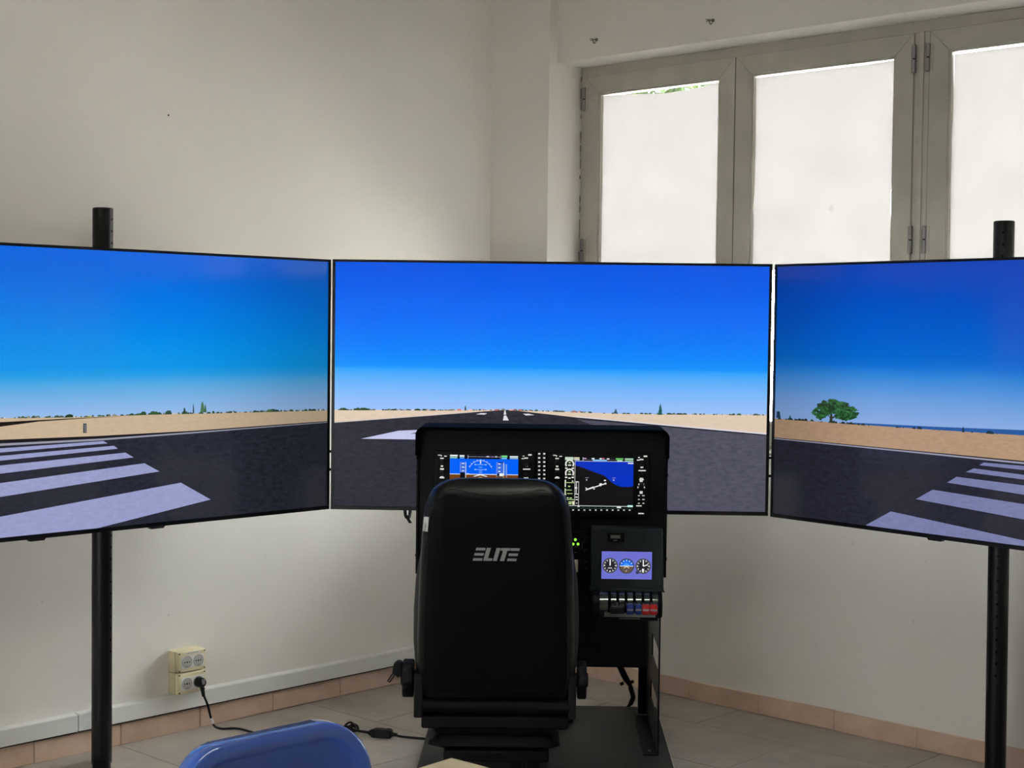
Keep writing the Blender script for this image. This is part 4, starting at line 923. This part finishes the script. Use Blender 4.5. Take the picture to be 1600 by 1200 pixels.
MB().prism([(-0.1115, 0.527), (-0.1135, 0.541), (-0.1100, 0.541), (-0.108, 0.527)], 0, 0.212, 0.380).build('quadrant_plate', mat('plate_silver', (150, 154, 148), 0.4, metal=0.3), qd)
MB().box(0.262, 0.330, -0.1065, -0.1035, 0.519, 0.5225).build('name_plate', mat('plate_dim', (92, 96, 92), 0.5), qd)
for k, z in enumerate((0.60, 0.585, 0.572)): MB().box(0.176, 0.190, -0.104+0.012*(k == 0), -0.09, z-0.004, z+0.004).build('trim_switch', M_knob, qd, bevel=0.001)
# lower shroud, legs, side panels
MB().box(-0.405, 0.367, 0.045, 0.062, 0.324, 0.655).build('lower_shroud', M_cons2, cn, bevel=0.002)
MB().box(-0.405, 0.367, 0.062, 0.20, 0.324, 0.336).build('shroud_floor', M_cons2, cn)
for s in (-1, 1):
    x0, x1 = (0.372, 0.402) if s > 0 else (-0.402, -0.372)
    lg = MB().box(x0, x1, 0.56, 0.60, 0.036, 0.62).build('rear_leg', M_cons2, cn, bevel=0.002)
    MB().box(x0-0.004, x1+0.004, 0.548, 0.612, 0.030, 0.036).build('leg_foot', mat('zinc_foot', (150, 150, 146), 0.4, metal=0.7), lg)
    if s < 0: continue
    x0, x1 = 0.404, 0.4085
    sp_ = MB()
    for y0, y1, z0, z1 in ((0.02, 0.615, 0.030, 0.142), (0.02, 0.080, 0.142, 0.212), (0.385, 0.615, 0.142, 0.212), (0.02, 0.615, 0.212, 0.306), (0.02, 0.045, 0.306, 0.387), (0.340, 0.615, 0.306, 0.387), (0.02, 0.615, 0.387, 0.645)): sp_.box(x0, x1, y0, y1, z0, z1)
    sd = sp_.build('side_panel', M_cons2, cn, smooth=0)
    f0, f1 = 0.356, 0.404
    MB().box(f0, f1, 0.02, 0.54, 0.030, 0.034).build('panel_flange', M_cons2, sd)
    MB().cyl(((f0+f1)/2, 0.06, 0.034), ((f0+f1)/2, 0.06, 0.038), 0.006, 10).build('flange_bolt', M_steel, sd)
MB().box(-0.402, 0.402, 0.575, 0.600, 0.56, 0.62).build('rear_beam', M_cons2, cn)
MB().box(-0.30, 0.30, 0.10, 0.14, 0.336, 0.37).build('pedal_beam', M_cons2, cn)

# cable bundle from the console down behind the platform
cb = empty('cable_bundle', (0.104, 5.10, 0), R(-1.2), label='taped bundle of black cables drooping from the console to the platform edge', cat='cable')
base = [(0.262, 0.34, 0.318), (0.290, 0.40, 0.250), (0.318, 0.47, 0.185), (0.342, 0.55, 0.135), (0.356, 0.62, 0.085), (0.352, 0.68, 0.045), (0.335, 0.705, 0.012)]
for dx, dz, r in ((0, 0, 0.005), (0.007, 0.004, 0.0035), (-0.006, 0.003, 0.0035), (0.002, 0.009, 0.003)):
    MB().tube(spline([(p[0]+dx*(1.3 if k < 3 else 0.6), p[1]+dz*0.6, p[2]+dz*(1 if k < 5 else 0.3)) for k, p in enumerate(base)]), r, 7).build('cable', M_rub, cb)
MB().tube(spline(base[3:6]), 0.0095, 9).build('tape_wrap', M_rub, cb)
for p, q in (((0.272, 0.365, 0.300), (0.262, 0.36, 0.292)), ((0.330, 0.505, 0.165), (0.350, 0.51, 0.168)), ((0.310, 0.46, 0.175), (0.298, 0.46, 0.168))): MB().tube([p, q], 0.006, 7).build('cable_tie', M_rub, cb)

# ------------------------------------------------------------------ pilot seat
st = empty('pilot_seat', (-0.040, 4.650, 0), 0, label='black high-backed pilot seat seen from behind with a silver logo', cat='seat')
def yb(z): return -0.103*(z-0.34)/0.67                        # raked rear face
hw = [(0.335, 0.236), (0.40, 0.2435), (0.52, 0.2425), (0.64, 0.2395), (0.76, 0.2340), (0.84, 0.2290), (0.90, 0.2240), (0.935, 0.2180), (0.965, 0.2080), (0.985, 0.1950), (1.000, 0.1760), (1.010, 0.1560), (1.016, 0.130), (1.018, 0.09)]
def hwz(z):
    for (a, x), (b, y) in zip(hw, hw[1:]):
        if a <= z <= b: return x+(y-x)*(z-a)/(b-a)
    return hw[-1][1]
rings = []
for z, w_ in hw:
    d0 = 0.0 if z < 0.93 else (0.046*((z-0.93)/0.088)**2.2)
    dep = 0.105-(0.0 if z < 0.93 else 0.030*((z-0.93)/0.088)**2)
    hy = max((dep-d0)/2, 0.012); cyy = yb(z)+d0+hy
    rings.append([(x, y, z) for x, y in rrect(w_, hy, min(0.045, hy*0.95), 6, 0, cyy)])
back = MB().loft(rings).build('backrest', M_vinyl, st, smooth=60)
# rear cover panel with its scooped upper seam
gx, gz = 18, 22; vs = []; fs = []
for j in range(gz+1):
    v = j/gz
    for i in range(gx+1):
        u = i/gx*2-1; top = 0.972+0.026*abs(u)**2.0-0.012*max(0, abs(u)-0.75)/0.25; z = 0.352+(top-0.352)*v
        wv = hwz(min(z, 1.0))-0.024-0.006*(v > 0.97); e = 1-max(0, (abs(u)-0.86)/0.14)**2; e2 = 1-max(0, (v-0.93)/0.07)**2
        d0 = 0.0 if z < 0.93 else 0.046*((z-0.93)/0.088)**2.2
        vs.append((u*wv, yb(z)+d0+0.003-0.0085*max(0, min(e, e2))**0.5, z))
for j in range(gz):
    for i in range(gx): k = j*(gx+1)+i; fs.append((k, k+1, k+gx+2, k+gx+1))
MB().add(vs, fs).build('rear_cover', M_cloth, back, smooth=60)
pp = [vs[gz*(gx+1)+i] for i in range(1, gx)]
MB().tube([(x, y-0.0015, z+0.001) for x, y, z in pp], 0.0030, 8).build('highlight_tube', mat('highlight_tube_gloss', (22, 23, 25), 0.28, spec=0.6), back, smooth=60)  # glossy tube added along the seam to catch a bright line
lg = MB(); S_ = 0.0001448
for poly in ([(320,195),(515,195),(505,250),(308,250)], [(288,308),(484,308),(470,362),(276,362)], [(262,418),(454,418),(442,472),(248,472)], [(540,195),(628,195),(566,418),(660,418),(648,472),(465,472)], [(745,195),(828,195),(752,472),(668,472)],
             [(838,195),(1030,195),(1018,250),(968,250),(905,472),(815,472),(880,250),(826,250)], [(1040,195),(1232,195),(1220,250),(1028,250)], [(1005,308),(1197,308),(1184,362),(992,362)], [(977,418),(1168,418),(1155,472),(962,472)]):
    pts = [(-0.001+(x-740)*S_, 0.7905-(y-333)*S_) for x, y in poly]; n = len(pts)
    f_ = [(x, yb(z)-0.0066, z) for x, z in pts]; b_ = [(x, yb(z)-0.0045, z) for x, z in pts]
    lg.add(f_+b_, [tuple(range(n)), tuple(range(2*n-1, n-1, -1))] + [(i, (i+1) % n, n+(i+1) % n, n+i) for i in range(n)])
tag(lg.build('logo', M_logo, back, smooth=0), 'silver slanted ELITE lettering')
# cushion and side bolsters in grey cloth on the front of the backrest
for s in (-1, 1):
    rr_ = []
    for z, w_, dd in ((0.36, 0.236, 0.05), (0.42, 0.252, 0.08), (0.50, 0.2575, 0.095), (0.60, 0.2565, 0.095), (0.70, 0.250, 0.085), (0.78, 0.236, 0.06), (0.84, 0.215, 0.04)):
        rr_.append([(s*(w_-0.045)+x, yb(z)+0.075+dd/2+y, z) for x, y in rrect(0.045, dd/2+0.02, 0.035, 5)])
    MB().loft(rr_).build('side_bolster', M_fabric, st, smooth=60)
rr_ = [[(x, yb(z)+0.115+y, z) for x, y in rrect(w_, 0.028, 0.026, 5)] for z, w_ in ((0.42, 0.17), (0.55, 0.185), (0.72, 0.185), (0.88, 0.18), (0.95, 0.16))]
MB().loft(rr_).build('front_cushion', M_fabric, st, smooth=60)
# white maker's tab on the edge
tz0, tz1 = 0.858, 0.902
tb = MB(); xs = lambda z: -hwz(z)+0.004
tb.add([(xs(tz0)-0.001, yb(tz0)+0.010, tz0), (xs(tz0)+0.0135, yb(tz0)-0.0035, tz0), (xs(tz1)+0.0135, yb(tz1)-0.0035, tz1), (xs(tz1)-0.001, yb(tz1)+0.010, tz1),
        (xs(tz0)+0.003, yb(tz0)+0.016, tz0), (xs(tz0)+0.0155, yb(tz0)+0.002, tz0), (xs(tz1)+0.0155, yb(tz1)+0.002, tz1), (xs(tz1)+0.003, yb(tz1)+0.016, tz1)],
       [(0,1,2,3), (7,6,5,4), (0,4,5,1), (1,5,6,2), (2,6,7,3), (3,7,4,0)])
tab = tag(tb.build('maker_tab', M_paper, back), 'white maker tab with dark lettering')
ft = bpy.data.curves.new('tab_text', 'FONT'); ft.body = 'RECARO'; ft.size = 0.0105; ft.align_x = 'CENTER'; ft.align_y = 'CENTER'; ft.extrude = 0.0002
fo = bpy.data.objects.new('tab_text', ft); col.objects.link(fo)
dg = bpy.context.evaluated_depsgraph_get(); tm = bpy.data.meshes.new_from_object(fo.evaluated_get(dg)); bpy.data.objects.remove(fo); bpy.data.curves.remove(ft)
tm.materials.clear(); tm.materials.append(M_ink); to = bpy.data.objects.new('tab_lettering', tm); col.objects.link(to); to.parent = tab
zc_ = (tz0+tz1)/2; ex = Vector((-0.010, 0.0, -0.044)).normalized(); nn = Vector((-0.0135, -0.0145, 0.0)).normalized(); ey = nn.cross(ex).normalized()
to.matrix_local = Matrix(((ex.x, ey.x, nn.x, xs(zc_)+0.0060), (ex.y, ey.y, nn.y, yb(zc_)+0.0027), (ex.z, ey.z, nn.z, zc_), (0, 0, 0, 1)))
# seat cushion, pan, brackets, knobs, bellows suspension
MB().loft([[(x, y, z) for x, y in rrect(w_, 0.180+e, 0.05, 5, 0, 0.228)] for z, w_, e in ((0.30, 0.235, 0), (0.36, 0.25, 0.012), (0.42, 0.25, 0.012), (0.455, 0.22, -0.015))]).build('seat_cushion', M_fabric, st, smooth=60)
MB().loft([[(x, 0.030+0.027*math.cos(R(t)), 0.3035+0.0235*math.sin(R(t))) for t in range(0, 360, 20)] for x in (-0.229, 0.233)]).build('rear_roll', M_bell, st, smooth=50, bevel=0.003)
for s in (-1, 1):
    x0, x1 = (0.226, 0.250) if s > 0 else (-0.251, -0.222)
    MB().box(x0, x1, 0.005, 0.16, 0.268, 0.405).build('recline_bracket', M_rub, st, bevel=0.004)
    x0, x1 = (0.255, 0.283) if s > 0 else (-0.290, -0.255)
    nl = 48; rr_ = []
    for x, k in ((x0, 0.93), (x0+0.004, 1.0), (x1-0.004, 1.0), (x1, 0.93)):
        rr_.append([(x, 0.075+k*(0.056+0.0055*math.cos(6*a_))*math.cos(a_), 0.3765+k*(0.056+0.0055*math.cos(6*a_))*math.sin(a_)) for a_ in [2*math.pi*j/nl for j in range(nl)]])
    kb = MB().loft(rr_).build('recline_knob', M_rub, st, smooth=50)
    xo = x0-0.006 if s < 0 else x1+0.006
    MB().cyl((s*0.25, 0.075, 0.3765), (xo, 0.075, 0.3765), 0.022, 18).build('knob_hub', M_rub, kb, bevel=0.002)
lv = MB().prism([(-0.322, 0.395), (-0.318, 0.424), (-0.305, 0.434), (-0.290, 0.430), (-0.290, 0.392), (-0.304, 0.383)], 1, 0.045, 0.080).build('tilt_handle', M_rub, st, bevel=0.004)
MB().tube([(-0.313, 0.060, 0.392), (-0.331, 0.060, 0.365), (-0.337, 0.060, 0.368), (-0.319, 0.060, 0.396)], 0.0022, 6).build('handle_wire', M_rub, lv)
MB().box(-0.228, 0.227, 0.012, 0.42, 0.2335, 0.272).build('seat_pan', M_bell, st, bevel=0.006)
rr_ = []
for z, w_, e in ((0.236, 0.200, 0.0), (0.222, 0.194, 0.0), (0.206, 0.182, -0.010), (0.196, 0.186, -0.002), (0.186, 0.204, 0.008), (0.178, 0.206, 0.010), (0.172, 0.196, 0.0), (0.163, 0.172, -0.02)):
    rr_.append([(x, y, z) for x, y in rrect(w_, 0.235+e, 0.035, 5, -0.002, 0.262)])
MB().loft(rr_).build('bellows', M_bell, st, smooth=50)
MB().box(-0.158, 0.168, 0.015, 0.49, 0.130, 0.165).build('suspension_base', M_bell, st, bevel=0.005)
for x in (-0.115, 0.118):
    rl = MB().box(x-0.019, x+0.019, 0.03, 0.50, 0.075, 0.131).build('slide_rail', M_rub, st, bevel=0.003)
    MB().box(x-0.03, x+0.03, -0.02, 0.56, 0.030, 0.076).build('rail_foot', M_cons2, rl, bevel=0.003)

# ------------------------------------------------------------------ blue plastic chair
ch = empty('plastic_chair', (-0.3868, 2.4675, 0), R(44.9), label='glossy blue plastic chair pulled up beside the table corner', cat='chair')
# local x runs along the backrest, local -y faces the table
CW, ZB0, ZT0 = 0.187, 0.455, 0.806
def bshape(inset, dy, n=8):
    hx, hz = CW-inset, (ZT0-ZB0)/2-inset; zc = (ZT0+ZB0)/2; out = []
    for x, z in rrect(hx, hz, max(0.02, 0.085-inset*0.8), n, 0, zc):
        out.append((x, dy-(0.812-z)*0.16-0.55*x*x, z))
    return out
bk = MB(); seq = [(0.003, 0.040), (0.0, 0.036), (0.0, 0.007), (0.0015, 0.003), (0.005, 0.0008), (0.010, 0.0), (0.018, 0.0), (0.0205, 0.001), (0.024, 0.005), (0.027, 0.0075), (0.032, 0.0095), (0.055, 0.0115), (0.09, 0.0125), (0.13, 0.013), (0.17, 0.0132)]
rings = [bshape(i_, d_) for i_, d_ in seq]
bk.loft(rings, cap=False); nb = len(rings[0]); o0 = (len(rings)-1)*nb; bk.f.append(tuple(range(o0, o0+nb)))
bo = bk.build('backrest', M_shell, ch, smooth=70)
so = bo.modifiers.new('shell', 'SOLIDIFY'); so.thickness = 0.0035; so.offset = 0
def sshape(inset, dz, n=8):
    out = []
    for x, y in rrect(0.20-inset, 0.20-inset, max(0.02, 0.07-inset*0.8), n, 0, -0.255):
        out.append((x, y, 0.455+dz+0.25*(x*x)*0.6-0.02*max(0, (-0.40-y)/0.05)**2*0.3)); 
    return out
ss = MB(); rings = [sshape(i_, d_) for i_, d_ in ((0.002, -0.03), (0.0, -0.024), (0.0, -0.008), (0.006, 0.0), (0.02, 0.0), (0.032, -0.006), (0.07, -0.013), (0.12, -0.016), (0.17, -0.017))]
ss.loft(rings, cap=False); o0 = (len(rings)-1)*nb; ss.f.append(tuple(range(o0, o0+nb)))
sob = ss.build('seat', M_shell, ch, smooth=70); so = sob.modifiers.new('shell', 'SOLIDIFY'); so.thickness = 0.004; so.offset = 0
for s in (-1, 1):
    MB().tube(spline([(s*0.15, -0.085, 0.43), (s*0.15, -0.06, 0.47), (s*0.15, -0.030, 0.54)]), 0.016, 8).build('back_strut', M_shell, ch)
    for y0, y1 in ((-0.12, -0.02), (-0.39, -0.46)):
        MB().tube([(s*0.15, y0, 0.44), (s*0.205, y1, 0.005)], 0.0125, 10).build('leg', M_chleg, ch)
        MB().cyl((s*0.205, y1, 0.0), (s*0.2, y1, 0.03), 0.016, 10).build('leg_cap', M_rub, ch)
MB().box(-0.155, 0.155, -0.40, -0.11, 0.428, 0.438).build('seat_frame', M_chleg, ch)

# ------------------------------------------------------------------ table, only its corner in view
tz = R(-40.2)
tbl = empty('wooden_table', (-0.0955, 2.5765, 0), tz, label='pale birch table top corner in front of the pilot seat', cat='table')
tp = MB().box(0, 0.80, -1.40, 0, 0.715, 0.740).build('tabletop', M_wood, tbl, bevel=0.0015)
MB().box(-0.0018, 0.0, -1.40, 0.0018, 0.716, 0.7398).build('edge_band', M_woodedge, tp)
MB().box(0.0, 0.80, 0.0, 0.0018, 0.716, 0.7398).build('edge_band', M_woodedge, tp)
for x in (0.05, 0.75):
    for y in (-0.05, -1.35): MB().box(x-0.02, x+0.02, y-0.02, y+0.02, 0, 0.715).build('leg', M_chleg, tbl, bevel=0.003)
for y in (-0.05, -1.35): MB().box(0.07, 0.73, y-0.01, y+0.01, 0.66, 0.712).build('apron', M_chleg, tbl)
